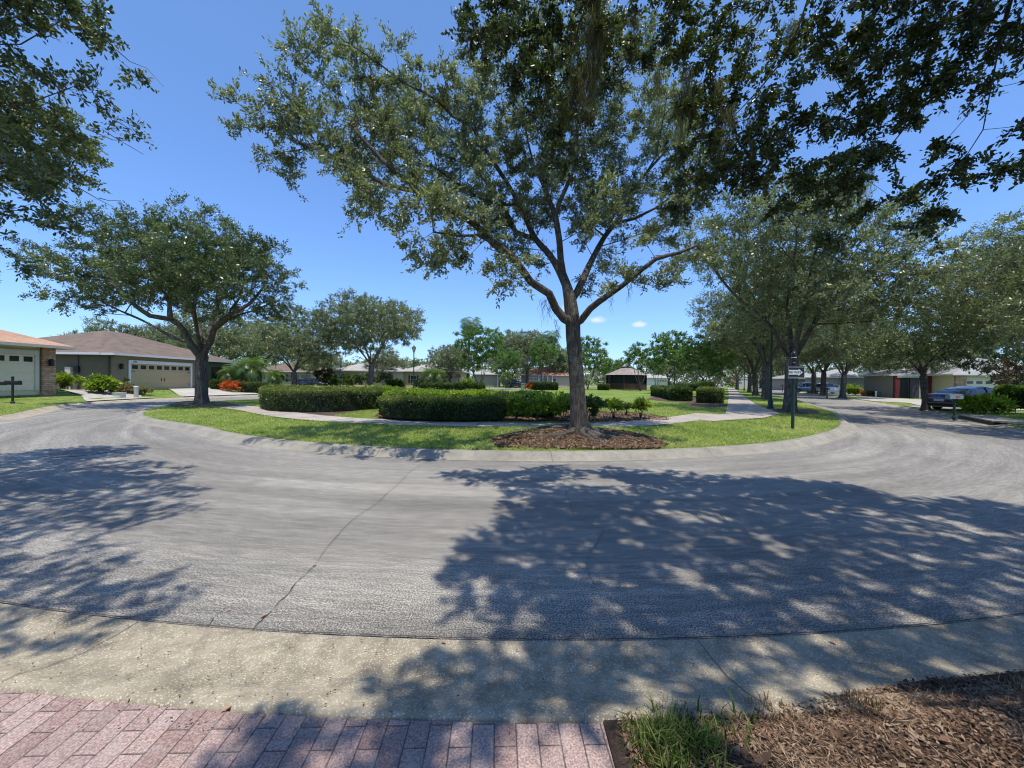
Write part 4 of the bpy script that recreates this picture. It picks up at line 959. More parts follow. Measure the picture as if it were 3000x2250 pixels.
for px, py, Y, rx, ry in [(1395, 50, 5, 40, 50), (1450, 90, 5, 55, 60), (1540, 80, 5.1, 80, 90), (1580, 220, 5, 60, 90), (1600, 330, 5, 55, 70), (1650, 440, 5, 28, 60), (1655, 520, 5, 18, 35), (1500, 20, 5, 90, 40),
        (1700, 60, 5.3, 90, 80), (1690, 260, 5.3, 50, 90), (1780, 130, 5.3, 70, 90), (1820, 20, 5.4, 110, 50), (1950, 70, 5.4, 90, 90), (2050, 180, 5.3, 70, 110), (2080, 330, 5.2, 80, 90), (2070, 480, 5.2, 85, 75), (1990, 560, 5.2, 50, 35), (2180, 430, 5.1, 70, 90), (2200, 280, 5, 80, 80), (2180, 90, 5.2, 100, 80),
        (2240, 500, 5, 50, 50), (2320, 380, 5, 60, 60), (2330, 120, 5, 70, 50), (2420, 40, 5, 90, 50), (2480, 200, 5, 80, 70), (2440, 330, 5, 50, 60), (2390, 480, 4.9, 60, 45), (2370, 590, 4.8, 60, 45), (2450, 560, 4.8, 55, 55), (2430, 660, 4.8, 40, 22), (2560, 340, 5, 80, 80), (2560, 480, 4.9, 70, 70), (2600, 580, 4.8, 60, 40), (2620, 120, 4.8, 100, 90),
        (2740, 100, 4.7, 90, 100), (2760, 240, 4.7, 70, 80), (2690, 330, 4.8, 60, 60), (2740, 610, 4.6, 45, 45), (2700, 660, 4.6, 26, 22), (2800, 530, 4.4, 50, 35), (2860, 440, 4.3, 45, 50), (2900, 350, 4.3, 55, 60), (2960, 250, 4.2, 40, 60), (2990, 420, 4.2, 30, 60), (2970, 60, 4.2, 90, 90), (2820, 0, 4.6, 90, 60), (2860, 130, 4.5, 70, 70), (2930, 170, 4.3, 60, 60), (2540, 20, 4.9, 90, 60), (2100, 40, 5.2, 90, 60)]:
    q = pxb(px, py, Y, max(12, rx-5), max(12, ry-5), .36); ob.append((q[0]-tb[0], q[1]-tb[1], q[2]-tb[2])+q[3:])
rs_ = np.random.RandomState(8)
for (x, y, z, rx, ry, rz_) in [(.8, 1.6, 7.8, .9, .8, .5), (1.5, 2.4, 8.3, 1.0, .9, .5), (2.9, 1.8, 8.6, 1.1, .8, .5), (4.3, 2.6, 8.4, 1.1, .8, .5), (5.6, 1.6, 8.2, 1.2, .9, .5), (1.3, 3.4, 8.0, .9, .7, .5), (3.4, 3.2, 8.8, 1.2, .7, .5), (5.0, 3.9, 8.0, 1.2, .7, .5), (6.6, 3.0, 7.4, 1.0, .9, .6),
        (3.6, .2, 8.3, 1.3, .7, .5), (6.2, -.2, 8, 1.4, 1.0, .6), (1.3, .35, 7.9, .8, .5, .4), (7.8, 1.0, 7.2, 1.2, 1.2, .7), (4.6, -2.2, 8.2, 2.2, 1.6, .9), (8.3, -2, 7, 1.6, 1.8, .9), (2.3, -2.2, 7.5, 1.4, 1.2, .7), (-.15, .12, 7.0, .7, .28, .35), (1.5, .85, 7.9, .8, .3, .4), (.75, .85, 7.8, .45, .3, .3), (2.9, .75, 8.1, .8, .35, .4), (.7, .3, 7.6, .7, .3, .4), (7.5, -4.5, 8.0, 2.6, 2.2, 1.2), (2.5, -5.0, 8.0, 2.4, 2.0, 1.2), (.2, -2.2, 7.6, 1.6, 1.4, .9), (10, -1, 7.5, 2.0, 2.2, 1.1), (5, -.8, 9.0, 2.0, 1.4, .6), (9.3, 2.4, 7.4, 1.4, 1.4, .8), (2.0, 1.6, 8.5, .8, .6, .4), (3.7, 2.4, 8.8, .9, .6, .4), (2.3, 3.4, 8.5, .9, .6, .4), (1.0, 2.5, 7.9, .6, .6, .4), (2.2, .9, 8.4, .9, .5, .4), (4.2, 1.4, 8.6, 1.0, .6, .4)]:
    ob.append((x-tb[0], y-tb[1], z-tb[2], rx, ry, rz_*1.2))  # unseen lobes added to cast the road shadow and block sky
oc = sample_blobs(ob, .285, 9, 40)
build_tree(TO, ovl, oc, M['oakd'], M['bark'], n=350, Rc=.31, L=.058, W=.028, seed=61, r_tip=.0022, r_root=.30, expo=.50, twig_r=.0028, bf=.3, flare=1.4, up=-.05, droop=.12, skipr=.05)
ma = np.array([PX(x+rs_.uniform(-14, 14), y+rs_.uniform(-40, 40), d) for x, y, d in [(1740, 30, 5.0), (1745, 90, 5), (1730, 130, 5), (1750, 170, 5), (1720, 200, 5), (1700, 250, 5), (1660, 260, 5), (1640, 300, 5), (1735, 50, 5), (1755, 20, 5), (1700, 180, 5), (1870, 60, 5.2), (1860, 140, 5.2), (2000, 240, 5.2), (2020, 160, 5.1), (2120, 250, 5), (2140, 300, 5), (2100, 400, 5), (2640, 20, 4.8), (2650, 60, 4.8), (2330, 60, 5), (2740, 20, 4.7), (1930, 180, 5.2), (2050, 330, 5.1), (2560, 430, 4.9), (2480, 520, 4.9), (2900, 20, 4.3), (2200, 380, 5.0)]])
link('spanish_moss', mossmesh(np.vstack([ma, ma[:11]+rs_.normal(0, .05, (11, 3))]), 62, per=70, length=.75, spread=.045, wd=.0026), M['moss'], TO)['kind'] = 'stuff'

# ---- overhanging oak at the left edge
tb = np.array([-9.4, 2.2, .1]); TL = thing('overhanging_oak', 'sunlit oak boughs reaching in from the upper left corner', 'tree', tuple(tb))
lvl = [[W(-9.4, 2.2, 0), W(-9.3, 2.3, 1.5), W(-9.2, 2.5, 3.0)],
    [W(-9.2, 2.5, 3.0), W(-8.2, 3.3, 4.2), W(-7.0, 4.2, 5.2), PX(60, 130, 4.8), PX(180, 60, 4.9), PX(270, 110, 5), PX(340, 150, 5)],
    [W(-8.2, 3.3, 4.2), PX(-60, 320, 4.7), PX(90, 300, 4.8), PX(200, 260, 4.8), PX(290, 320, 4.9)],
    [W(-9.2, 2.5, 2.9), W(-8.3, 3.6, 3.6), PX(-80, 470, 4.8), PX(40, 480, 4.9), PX(150, 560, 5), PX(230, 620, 5.1), PX(280, 680, 5.2)],
    [W(-8.2, 3.3, 4.2), W(-6.0, 2.2, 5.8), W(-4.4, 1.7, 6.6), W(-3.0, 1.2, 6.9)],
    [W(-7.0, 4.2, 5.2), W(-5.6, 3.4, 6.6), W(-4.6, 3.6, 7.2)]]
lb = []
for px, py, Y, rx, ry in [(130, 30, 5, 45, 28), (190, 60, 5, 50, 38), (260, 90, 5, 45, 35), (310, 130, 5, 36, 26), (350, 140, 5, 22, 18), (240, 150, 5, 30, 30), (20, 25, 5, 40, 20), (50, 110, 5, 30, 22), (60, 200, 4.8, 80, 50), (150, 200, 4.8, 70, 40), (230, 250, 4.8, 60, 50), (290, 310, 4.9, 38, 35), (320, 355, 4.9, 20, 20), (60, 300, 4.7, 100, 60),
        (190, 350, 4.9, 70, 45), (60, 400, 4.8, 90, 50), (170, 430, 5, 45, 30), (60, 490, 5, 90, 50), (140, 520, 5, 60, 40), (100, 570, 5, 60, 30), (200, 580, 5, 50, 40), (240, 640, 5, 35, 40), (270, 690, 5.1, 26, 30), (130, 640, 5, 50, 28), (160, 690, 5, 45, 24), (80, 660, 5, 24, 20), (10, 600, 5, 30, 14), (-80, 150, 4.6, 90, 90), (-100, 350, 4.6, 90, 100), (-80, 560, 4.8, 60, 60), (10, 810, 5.2, 14, 30), (-60, 750, 5.2, 60, 60)]:
    q = pxb(px-16, py, Y, max(8, rx-26), max(8, ry-16), .45); lb.append((q[0]-tb[0], q[1]-tb[1], q[2]-tb[2])+q[3:])
for (x, y, z, rx, ry, rz_) in [(-6.8, 5.0, 6.8, 1.2, .7, .5), (-5.6, 4.0, 7.6, .9, .7, .4), (-4.5, 3.6, 7.4, .6, .45, .35), (-6.2, 2.8, 7.0, 1.1, .7, .5), (-4.9, 2.2, 6.9, .8, .5, .4), (-3.7, 1.7, 7.1, .55, .35, .3), (-3.0, 1.6, 7.0, .3, .3, .3), (-7.8, 4.4, 6.2, 1.2, 1.0, .7), (-9, 2, 6.6, 1.6, 1.6, .9), (-4.6, 1.2, 6.8, .7, .4, .4), (-3.6, .9, 7, .5, .3, .3), (-7.4, 1.2, 6.6, 1.2, 1.0, .6), (-8.6, 6.4, 5.6, 1.2, 1.2, .8), (-2.7, 1.1, 6.9, .8, .45, .35), (-3.6, 1.15, 6.9, .8, .35, .35), (-5.2, 3.2, 7.1, .9, .6, .4), (-4.1, 2.8, 7.3, .7, .5, .35), (-5.6, 1.7, 6.9, .9, .6, .4), (-6.3, 3.8, 7.2, .9, .6, .4)]:
    lb.append((x-tb[0], y-tb[1], z-tb[2], rx, ry, rz_))  # lobes out of view, placed to shadow the left road and gutter
lc = sample_blobs(lb, .28, 10, 36)
build_tree(TL, lvl, lc, M['oak'], M['bark2'], n=175, Rc=.30, L=.064, W=.029, seed=71, r_tip=.0022, r_root=.30, expo=.48, twig_r=.0028, bf=.3, flare=1.4, up=.1, skipr=.05)
for pts in ([(340, 145, 5), (380, 180, 5), (430, 200, 5), (480, 255, 5)], [(300, 380, 4.9), (340, 405, 4.9), (420, 452, 4.9)], [(230, 550, 5), (290, 585, 5), (330, 605, 5), (350, 625, 5)], [(260, 380, 4.9), (330, 410, 4.9), (380, 412, 4.9)], [(140, 375, 4.9), (180, 405, 4.9), (195, 435, 4.9)], [(290, 580, 5), (320, 588, 5), (352, 587, 5)]):
    tw = MB(); tw.tube([PX(*p) for p in pts], [.006, .004, .003, .002][:len(pts)], 4); tw.build('bare_twig', M['bark2'], TL)

# ---- reddish magnolia at the right edge
b = atg(3030, 1196); Dm = b[1]-1.5; b = np.array(b)
mlob = []
for px, py, rx, ry in [(3000, 930, 50, 45), (2975, 990, 45, 50), (3010, 1080, 60, 70), (2955, 1060, 45, 40), (2940, 1100, 45, 35), (2990, 1140, 60, 40), (3060, 1000, 60, 100), (2925, 1075, 22, 20), (3060, 1120, 60, 60)]:
    q = pxb(px, py, b[1], rx, ry, .8); mlob.append((q[0]-b[0], q[1]-b[1], q[2]-b[2])+q[3:])
oak('magnolia_tree', 'dark reddish magnolia at the right edge above the hedge', tuple(b), 0, 1.2, 1, 3, 1, 81, .12, 'red', n=60, sp=.36, Rc=.34, L=.16, W=.07, lobes=mlob, limbs_=[[np.array([0, 0, 0.]), np.array([0, 0, 1.]), np.array([-.1, 0, 2.2]), np.array([-.1, 0, 3.4])]], skipr=.2)
# ------------------------------------------------------------------ hedges and shrubs
def hedge(name, label, P, th, h, leafs, z0, seed, dens=1300, L=.07, W=.04, group=None, top=None, cat='hedge', gap=.0):
    """clipped hedge along P (xy): leaf shell over a dark core; top = material of fresh leaves on top"""
    P = catmull(P, .35); r = np.random.RandomState(seed); N = normals(P)
    seg = np.concatenate([[0], np.cumsum(np.linalg.norm(np.diff(P, axis=0), axis=1))]); Lt = seg[-1]
    c = P.mean(0)
    def section(u, q):  # u along 0..Lt, q 0..1 around (side, top, side)
        x = np.interp(u, seg, P[:, 0]); y = np.interp(u, seg, P[:, 1]); nx = np.interp(u, seg, N[:, 0]); ny = np.interp(u, seg, N[:, 1])
        a = (q-.5)*2; k = 5.0
        ang = a*PI*.5; sx_ = np.sign(np.sin(ang))*np.abs(np.sin(ang))**(2/k); cz = np.abs(np.cos(ang))**(2/k)
        e = np.clip(np.minimum(u, Lt-u)/(th*.45), 0, 1); e = np.sqrt(1-(1-e)**2)
        lump = 1+.05*np.sin(u*2.1+seed)+.04*np.sin(u*5.3+q*9+seed)
        return x, y, nx, ny, sx_*th/2*(.35+.65*e)*lump, cz*h*(.55+.45*e**.5)*(1+.035*np.sin(u*3.1+seed*2))
    area = (Lt+th)*(2*h+th)
    n = int(area*dens); u = r.uniform(-.0, Lt, n); q = r.uniform(0, 1, n)
    # more samples on the rounded ends
    m = r.rand(n) < .16; u[m] = np.where(r.rand(m.sum()) < .5, r.rand(m.sum())**2*th*.45, Lt-r.rand(m.sum())**2*th*.45)
    arc_ = q*(2*h+th); s = np.where(arc_ < h, -1, np.where(arc_ > h+th, 1, (arc_-h)/th*2-1)); zz = np.where(arc_ < h, arc_/h, np.where(arc_ > h+th, 1-(arc_-h-th)/h, 1))
    x = np.interp(u, seg, P[:, 0]); y = np.interp(u, seg, P[:, 1]); nx = np.interp(u, seg, N[:, 0]); ny = np.interp(u, seg, N[:, 1])
    e = np.clip(np.minimum(u, Lt-u)/(th*.5), 0, 1); e = np.sqrt(np.clip(1-(1-e)**2, 0, 1))
    lump = 1+.06*np.sin(u*2.1+seed)+.05*np.sin(u*6.3+zz*4+seed)+.03*np.sin(u*13+zz*9)
    rnd = np.where(np.abs(s) > .99, 1, 1-.10*np.abs(s)**8*0)
    side = s*th/2*(.15+.85*e)*lump*(1-.10*np.clip((zz-.8)/.2, 0, 1)**2*(np.abs(s) > .99)) ; side = side*(1-.12*(1-zz)*(np.abs(s) > .99))
    ztop = h*(.82+.18*e**.5)*(1+.035*np.sin(u*2.7+seed)+.03*np.sin(u*7+s*3)+.02*np.sin(u*17+s*9))
    z = zz*ztop*(1-.06*np.abs(s)**6*(np.abs(s) < .99)); z = np.maximum(z, gap+.02)
    pos = np.stack([x+nx*side, y+ny*side, z], 1)
    od = np.stack([nx*s, ny*s, .3+.0*z], 1); istop = (np.abs(s) < .98); od[istop] = [0, 0, 1]
    pos = pos+od*(r.uniform(-.10, .04, n)+.07*(r.rand(n) < .04)*r.rand(n)+.03*np.sin(pos[:, 0]*11+pos[:, 1]*7)*np.sin(pos[:, 2]*13+pos[:, 0]*5))[:, None]+r.normal(0, .012, (n, 3))
    ax = od*.7+r.normal(0, .6, (n, 3)); ax /= np.linalg.norm(ax, axis=1)[:, None]
    nm = od*.5+r.normal(0, .7, (n, 3))+[0, 0, .4]; sdv = np.cross(ax, nm); sdv /= np.linalg.norm(sdv, axis=1)[:, None]+1e-9
    LL = (L*r.uniform(.6, 1.3, n))[:, None]; WW = (W*r.uniform(.7, 1.3, n))[:, None]/2
    V = np.stack([pos, pos+ax*LL*.5+sdv*WW, pos+ax*LL, pos+ax*LL*.5-sdv*WW], 1); V[:, :, :2] -= c
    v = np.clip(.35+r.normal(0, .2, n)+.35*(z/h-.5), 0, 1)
    t = thing(name, label, cat, (c[0], c[1], z0), 0, group)
    mats = [M[leafs]]; mi = np.zeros(n, int)
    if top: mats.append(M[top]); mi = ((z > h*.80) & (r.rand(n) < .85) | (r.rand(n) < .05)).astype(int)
    link('foliage', mesh_np('foliage', V.reshape(-1, 3), np.arange(n*4).reshape(n, 4), np.repeat(v, 4), midx=mi), mats, t)
    K = len(P); core = MB(); rings = []
    for i in range(K):
        e_ = math.sqrt(max(0, 1-(1-min(1, min(seg[i], Lt-seg[i])/(th*.5)))**2)); w_ = (th/2-.08)*(.15+.85*e_); hh = (h-.08)*(.85+.15*e_)
        p = P[i]-c; n_ = N[i]
        for sx_, z_ in ((-1, gap*.9), (-1, .8), (-.8, 1), (.8, 1), (1, .8), (1, gap*.9)):
            rings.append((p[0]+n_[0]*w_*sx_, p[1]+n_[1]*w_*sx_, hh*z_))
    fs = [(i*6+k, i*6+(k+1) % 6, (i+1)*6+(k+1) % 6, (i+1)*6+k) for i in range(K-1) for k in range(6)]+[tuple(range(6)), tuple((K-1)*6+k for k in range(5, -1, -1))]
    core.add(rings, fs)
    if gap:
        for u_ in np.arange(.25, Lt-.1, .45):
            xx = np.interp(u_, seg, P[:, 0])-c[0]; yy = np.interp(u_, seg, P[:, 1])-c[1]; core.tube([(xx, yy, -.03), (xx+r.normal(0, .05), yy+r.normal(0, .05), gap+.1)], .018, 5)
    core.build('dark_core', M['core'], t); return t  # added solid core keeps the hedge inside dark; stems only at the foot
def gp_(px, py, f=park_z): return tuple(atg(px, py, f)[:2])
H = 'clipped hedges of the park'
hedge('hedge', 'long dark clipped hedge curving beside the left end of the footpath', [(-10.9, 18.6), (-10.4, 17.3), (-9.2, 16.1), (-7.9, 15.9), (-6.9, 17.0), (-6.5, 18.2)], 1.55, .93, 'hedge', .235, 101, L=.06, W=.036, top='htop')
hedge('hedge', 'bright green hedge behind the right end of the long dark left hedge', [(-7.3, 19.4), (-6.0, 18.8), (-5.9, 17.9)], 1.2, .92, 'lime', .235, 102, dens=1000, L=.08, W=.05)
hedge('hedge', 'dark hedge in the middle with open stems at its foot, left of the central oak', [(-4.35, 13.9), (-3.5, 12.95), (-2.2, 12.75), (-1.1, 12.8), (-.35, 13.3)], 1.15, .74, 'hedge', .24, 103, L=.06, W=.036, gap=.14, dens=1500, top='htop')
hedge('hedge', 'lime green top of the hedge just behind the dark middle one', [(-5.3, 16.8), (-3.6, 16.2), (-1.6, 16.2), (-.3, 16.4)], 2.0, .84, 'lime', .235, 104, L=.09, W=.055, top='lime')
hedge('hedge', 'dark loose hedge joining the middle hedge and the bright shrubs', [(-.6, 15.2), (.5, 14.8), (1.6, 14.6)], 1.1, .86, 'hedge', .24, 105, dens=1000, L=.08, W=.05)
def shrub(name, label, loc, R, H_, leaf, seed, n=160, L=.09, W=.05, K=26, group=None, stems=True, cat='shrub', low=.15, mats=None):
    t = thing(name, label, cat, loc, seed, group); r = np.random.RandomState(seed)
    c = r.normal(0, 1, (K, 3)); c /= np.linalg.norm(c, axis=1)[:, None]; c *= (r.rand(K)**.35)[:, None]*.8
    c = c*[R, R, H_*(1-low)/2]+[0, 0, H_*(1+low)/2]
    o = c-[0, 0, H_*.4]; o /= np.linalg.norm(o, axis=1)[:, None]+1e-9
    V, Fa, v, _, _ = leafcloud(c, o, n, R*.42, L, W, seed, .3, hexa=False, twigs=7)
    V[:, 2] = np.maximum(V[:, 2], .01)
    link('foliage', mesh_np('foliage', V, Fa, v), M[leaf], t)
    if stems:
        for k in range(4):
            q = c[k]; mb = MB(); mb.tube([(r.normal(0, .03), r.normal(0, .03), -.04), (q[0]*.4, q[1]*.4, q[2]*.5), tuple(q)], [.02, .014, .006], 5); mb.build('stem', M['bark'], t)
    return t
def sh(px, py, R, H_, leaf, seed, lab, f=park_z, name='shrub', **kw): p = atg(px, py, f); return shrub(name, lab, tuple(p), R, H_, leaf, seed, **kw)
for i, (x, y, R, h_, lf_, lab) in enumerate([(.15, 13.0, .55, .80, 'lime', 'bright shrub touching the right end of the dark middle hedge'), (.85, 12.75, .6, .86, 'lime', 'bright leafy shrub left of the central oak trunk, tallest of its row'),
        (1.75, 12.9, .62, .86, 'lime', 'bright shrub half hidden behind the central oak trunk'), (2.55, 13.0, .6, .84, 'hedge', 'darker shrub just right of the central oak trunk'), (1.3, 13.9, .6, .88, 'lime', 'bright shrub in the second row behind the central oak trunk'), (2.45, 14.4, .5, .9, 'hedge', 'dark upright shrub behind the row right of the oak trunk')]):
    shrub('shrub', lab, (x, y, float(park_z(x, y))), R, h_, lf_, 110+i, n=190, L=.10, W=.055, group='leafy shrubs behind the central oak', low=.25)
sh(1797, 1226, .44, .66, 'lime', 121, 'small open shrub with thin stems in the mulch, right of the oak', low=.4, K=16, n=110, L=.09)
sh(1875, 1227, .42, .72, 'lime', 122, 'small round shrub with a clear stem at the right end of the mulch bed', low=.42, K=18, n=130, L=.09)
sh(1833, 1218, .3, .5, 'hedge', 123, 'tiny shrub between the two small open ones', low=.3, K=10, n=90)
hedge('hedge', 'low glossy hedge left of the clipped block hedge', [gp_(1925, 1160), gp_(1960, 1166), gp_(2000, 1176)], 1.4, .92, 'hedge', .235, 131, L=.10, W=.06)
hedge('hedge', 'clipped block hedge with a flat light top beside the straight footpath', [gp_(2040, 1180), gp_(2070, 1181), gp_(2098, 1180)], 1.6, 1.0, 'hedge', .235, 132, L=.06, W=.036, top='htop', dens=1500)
hedge('hedge', 'long low hedge across the lawn under the largest crape myrtle', [(-10.3, 44.5), (-7, 43.5), (-5, 43.8), (-3.2, 44.5)], 1.6, .95, 'hedge', .235, 133, L=.14, W=.09, dens=420)
hedge('hedge', 'dark low hedge just left of the central oak trunk across the lawn', [(3.2, 58), (5, 57.5), (6.8, 58)], 1.6, 1.1, 'hedge', .235, 134, L=.16, W=.10, dens=350)
hedge('hedge', 'short hedge behind the low glossy right hedge', [gp_(1985, 1142), gp_(2040, 1145)], 1.6, 1.0, 'hedge', .235, 135, L=.16, W=.1, dens=350)
hedge('hedge', 'small hedge in front of the left side of the gazebo', [(13.8, 62), (15.6, 62)], 1.6, .9, 'hedge', .235, 136, L=.16, W=.10, dens=350)
hedge('hedge', 'light topped hedge between the myrtles and the footpath', [gp_(2050, 1138), gp_(2085, 1140)], 1.8, 1.5, 'lime', .235, 137, L=.16, W=.1, dens=350)
def gpt(px, Y): x_ = float(atY(px, 1120, Y)[0]); return (x_, float(Y), float(out_z(x_, Y)))
def shy(px, Y, R, H_, leaf, seed, lab, name='shrub', **kw): return shrub(name, lab, gpt(px, Y), R, H_, leaf, seed, **kw)
F_ = out_only
hedge('hedge', 'square clipped hedge right of the thick left oak trunk', [gpt(622, 36)[:2], gpt(646, 36)[:2]], 1.0, 1.15, 'hedge', .16, 141, L=.09, W=.055, dens=700)
hedge('hedge', 'trimmed hedge right of the orange flowering bush', [gpt(704, 37)[:2], gpt(745, 37)[:2], gpt(784, 38)[:2]], 1.3, .95, 'hedge', .12, 142, L=.10, W=.06, dens=600)
shy(676, 36, .9, 1.05, 'orange', 143, 'orange flowering bush in front of the feathery palms', 'flowering_bush', n=170, L=.10, W=.07, cat='bush')
shy(185, 25, .95, 1.1, 'lime', 144, 'leafy green bush at the corner of the stone column', n=170, L=.14, W=.08)
shy(300, 25.5, .85, 1.1, 'lime', 145, 'bright broad-leaved bush on the lawn before the olive side wall', n=100, L=.24, W=.13, K=24)
shy(358, 27.0, .75, .62, 'pinkish', 146, 'pinkish low bush left of the olive garage door', n=170, L=.1, W=.06)
shy(412, 27.5, .6, .5, 'pinkish', 147, 'pinkish low bush behind the white cable pedestal', n=150, L=.1, W=.06)
shy(368, 28, .45, .95, 'hedge', 148, 'small clipped round shrub at the olive house corner', n=150, L=.08, W=.05)
sh(1188, 1126, 1.6, 1.3, 'orange', 149, 'orange red bush far left of the tall street lamp', F_, 'flowering_bush', n=120, L=.25, W=.16, cat='bush')
for i, (px, py, R, h_, lf_, lab) in enumerate([(950, 1126, 1.5, 3.0, 'red', 'dark red shrub beside the beige house'), (1010, 1127, 2.2, 2.2, 'hedge', 'dark shrub behind the street name sign'), (1070, 1126, 1.6, 2.4, 'oakg', 'grey bushy shrub by the cream wall, left one'), (1125, 1126, 1.9, 2.6, 'oakg', 'grey bushy shrub by the cream wall, right one'), (1160, 1127, 1.2, 1.3, 'hedge', 'round dark shrub left of the orange red bush'),
        (1300, 1126, 1.2, 1.0, 'hedge', 'low shrub before the yellow garage'), (815, 1125, .9, 2.6, 'red', 'slim red leaved shrub before the beige house windows'), (1370, 1124, 1.3, 1.5, 'lime', 'light shrub beside the yellow house'), (1560, 1125, 1.2, .9, 'orange', 'orange bush near the dark sport utility car'), (960, 1123, 1.5, 1.5, 'hedge', 'dark bush at the foot of the nearer-left lamp'), (1240, 1127, 2.4, 1.1, 'hedge', 'low hedge-like shrub under the short twin palms')]):
    Y = 62; p = atY(px, py, Y); shrub('shrub', lab, (p[0], Y, .15), R, h_, lf_, 160+i, n=110, L=.26, W=.16)
# right gardens
hedge('hedge', 'tall dark shaded hedge at the right edge beside the blue sedan', [gp_(2915, 1209, F_), gp_(2960, 1211, F_), gp_(3080, 1217, F_)], 1.5, 1.45, 'hedge', .105, 171, L=.10, W=.06, dens=900, gap=.35, top='lime')
for i, (px, py, R, h_, lf_, lab) in enumerate([(2852, 1211, .55, .85, 'lime', 'broad-leaved plant behind the right mailbox, left one'), (2885, 1212, .6, .95, 'lime', 'broad-leaved plant behind the right mailbox, middle one'), (2920, 1213, .6, .8, 'lime', 'broad-leaved plant behind the right mailbox, right one')]):
    sh(px, py, R, h_, lf_, 172+i, lab, F_, n=60, L=.30, W=.09, K=18)
for i, (px, py, R, h_, lf_, lab) in enumerate([(2625, 1160, .8, .75, 'pinkish', 'pinkish low bush left of the green lawn sign'), (2683, 1160, 1.0, .85, 'yellowish', 'yellow leaved bush right of the green lawn sign'), (2705, 1160, 1.0, 1.0, 'yellowish', 'yellow leaved bush left of the low oak trunk'), (2735, 1159, .9, .9, 'yellowish', 'yellow leaved bush right of the low oak trunk'),
        (2521, 1156, .8, .7, 'orange', 'orange bush near the far white bollard'), (2500, 1158, .9, .9, 'lime', 'green bush left of the orange one'), (2545, 1161, .9, .5, 'pinkish', 'pale bush by the green utility box'), (2755, 1152, 2.0, 1.6, 'hedge', 'dark green bush before the red wall'), (2480, 1150, 2.2, 1.3, 'lime', 'long green bush behind the white car')]):
    sh(px, py, R, h_, lf_, 180+i, lab, F_, n=130, L=.16, W=.10)

# ------------------------------------------------------------------ palms
def palm(name, label, loc, h, Rf, nf, seed, lean=0, trunk_r=.11, droop=.9, fan=False, dead=0, rz=0, stems=1):
    t = thing(name, label, 'palm', loc, rz); r = np.random.RandomState(seed)
    tops = []
    for s_ in range(stems):
        a = s_*2.4+rz; mb = MB(); lx = lean*math.cos(a); ly = lean*math.sin(a); hh = h*(1-.18*s_)
        mb.tube([(0, 0, -.1), (lx*.35, ly*.35, hh*.5), (lx, ly, hh)], [trunk_r*1.25, trunk_r, trunk_r*.9], 9); mb.build('trunk', M['bark2'], t, smooth=True); tops.append((lx, ly, hh))
    Vs = []; Fs = []; vv = []; b = 0
    for (lx, ly, hh) in tops:
        for k in range(nf):
            az = k*2.39996+r.uniform(-.2, .2); e0 = rad(80-115*(k/nf)) if not fan else rad(75-125*(k/nf)); lf_ = Rf*r.uniform(.85, 1.1)
            p = np.array([lx, ly, hh]); d = np.array([math.cos(az)*math.cos(e0), math.sin(az)*math.cos(e0), math.sin(e0)]); S = 9
            pts = [p.copy()]; e = e0
            for q in range(S):
                e -= droop/S*(1+q*.25); p = p+lf_/S*np.array([math.cos(az)*math.cos(e), math.sin(az)*math.cos(e), math.sin(e)]); pts.append(p.copy())
            pts = np.array(pts); side = np.array([-math.sin(az), math.cos(az), 0])
            if not fan:
                m = 44; tt = np.repeat(np.linspace(.12, 1, m//2), 2); sg = np.tile([-1, 1], m//2); c = np.stack([np.interp(tt*S, range(S+1), pts[:, i]) for i in range(3)], 1)
                tg = np.gradient(pts, axis=0); tg = np.stack([np.interp(tt*S, range(S+1), tg[:, i]) for i in range(3)], 1); tg /= np.linalg.norm(tg, axis=1)[:, None]
                ll = (lf_*.34*np.sin(tt*2.9+.25))[:, None]; dd = side*sg[:, None]*.85+tg*.5+[0, 0, -.25]; dd /= np.linalg.norm(dd, axis=1)[:, None]
                w_ = tg*(lf_*.016)
                V = np.stack([c-w_, c+w_, c+dd*ll+w_*.2], 1).reshape(-1, 3); f = np.arange(m*3).reshape(m, 3)
            else:
                c = pts[S-3]; m = 22; an = np.linspace(-1.9, 1.9, m); tg = pts[S-2]-pts[S-4]; tg /= np.linalg.norm(tg)
                dd = np.cos(an)[:, None]*tg+np.sin(an)[:, None]*side+[0, 0, -.5]; ll = lf_*.5
                w_ = -np.sin(an)[:, None]*tg+np.cos(an)[:, None]*side
                V = np.stack([np.tile(c, (m, 1)), c+dd*ll*.6+w_*ll*.04, c+dd*ll, c+dd*ll*.6-w_*ll*.04], 1).reshape(-1, 3); f = np.arange(m*4).reshape(m, 4)
            Vs.append(V); Fs.append(f+b); b += len(V); vv.append(np.full(len(V), r.uniform(.2, .8)))
            for q in range(0, S-1 if not fan else S-3):
                a_, b_ = pts[q], pts[q+1]; w2 = side*lf_*.010; V = np.array([a_-w2, a_+w2, b_+w2, b_-w2]); Vs.append(V)
                Fs.append(np.arange(4).reshape(1, 4)+b); b += 4; vv.append(np.full(4, .6))
    V = np.vstack(Vs); v = np.concatenate(vv); f3 = [f for f in Fs if f.shape[1] == 3]; f4 = [f for f in Fs if f.shape[1] == 4]
    fl = ([np.vstack(f3)] if f3 else [])+([np.vstack(f4)] if f4 else [])
    link('fronds', mesh_np('fronds', V, fl, v), M['palm'], t)
    if dead:
        c = np.array([[0, 0, h-.5-.3*k] for k in range(3)]); c[:, 0] += tops[0][0]; V, Fa, v, _, _ = leafcloud(c, np.tile([0, 0, -1.], (3, 1)), 60, .8, .8, .07, seed, -.6, hexa=False); link('dead_fronds', mesh_np('dead_fronds', V, Fa, v), M['straw'], t)
    return t
def pp(px, py, f=F_): return tuple(atg(px, py, f))
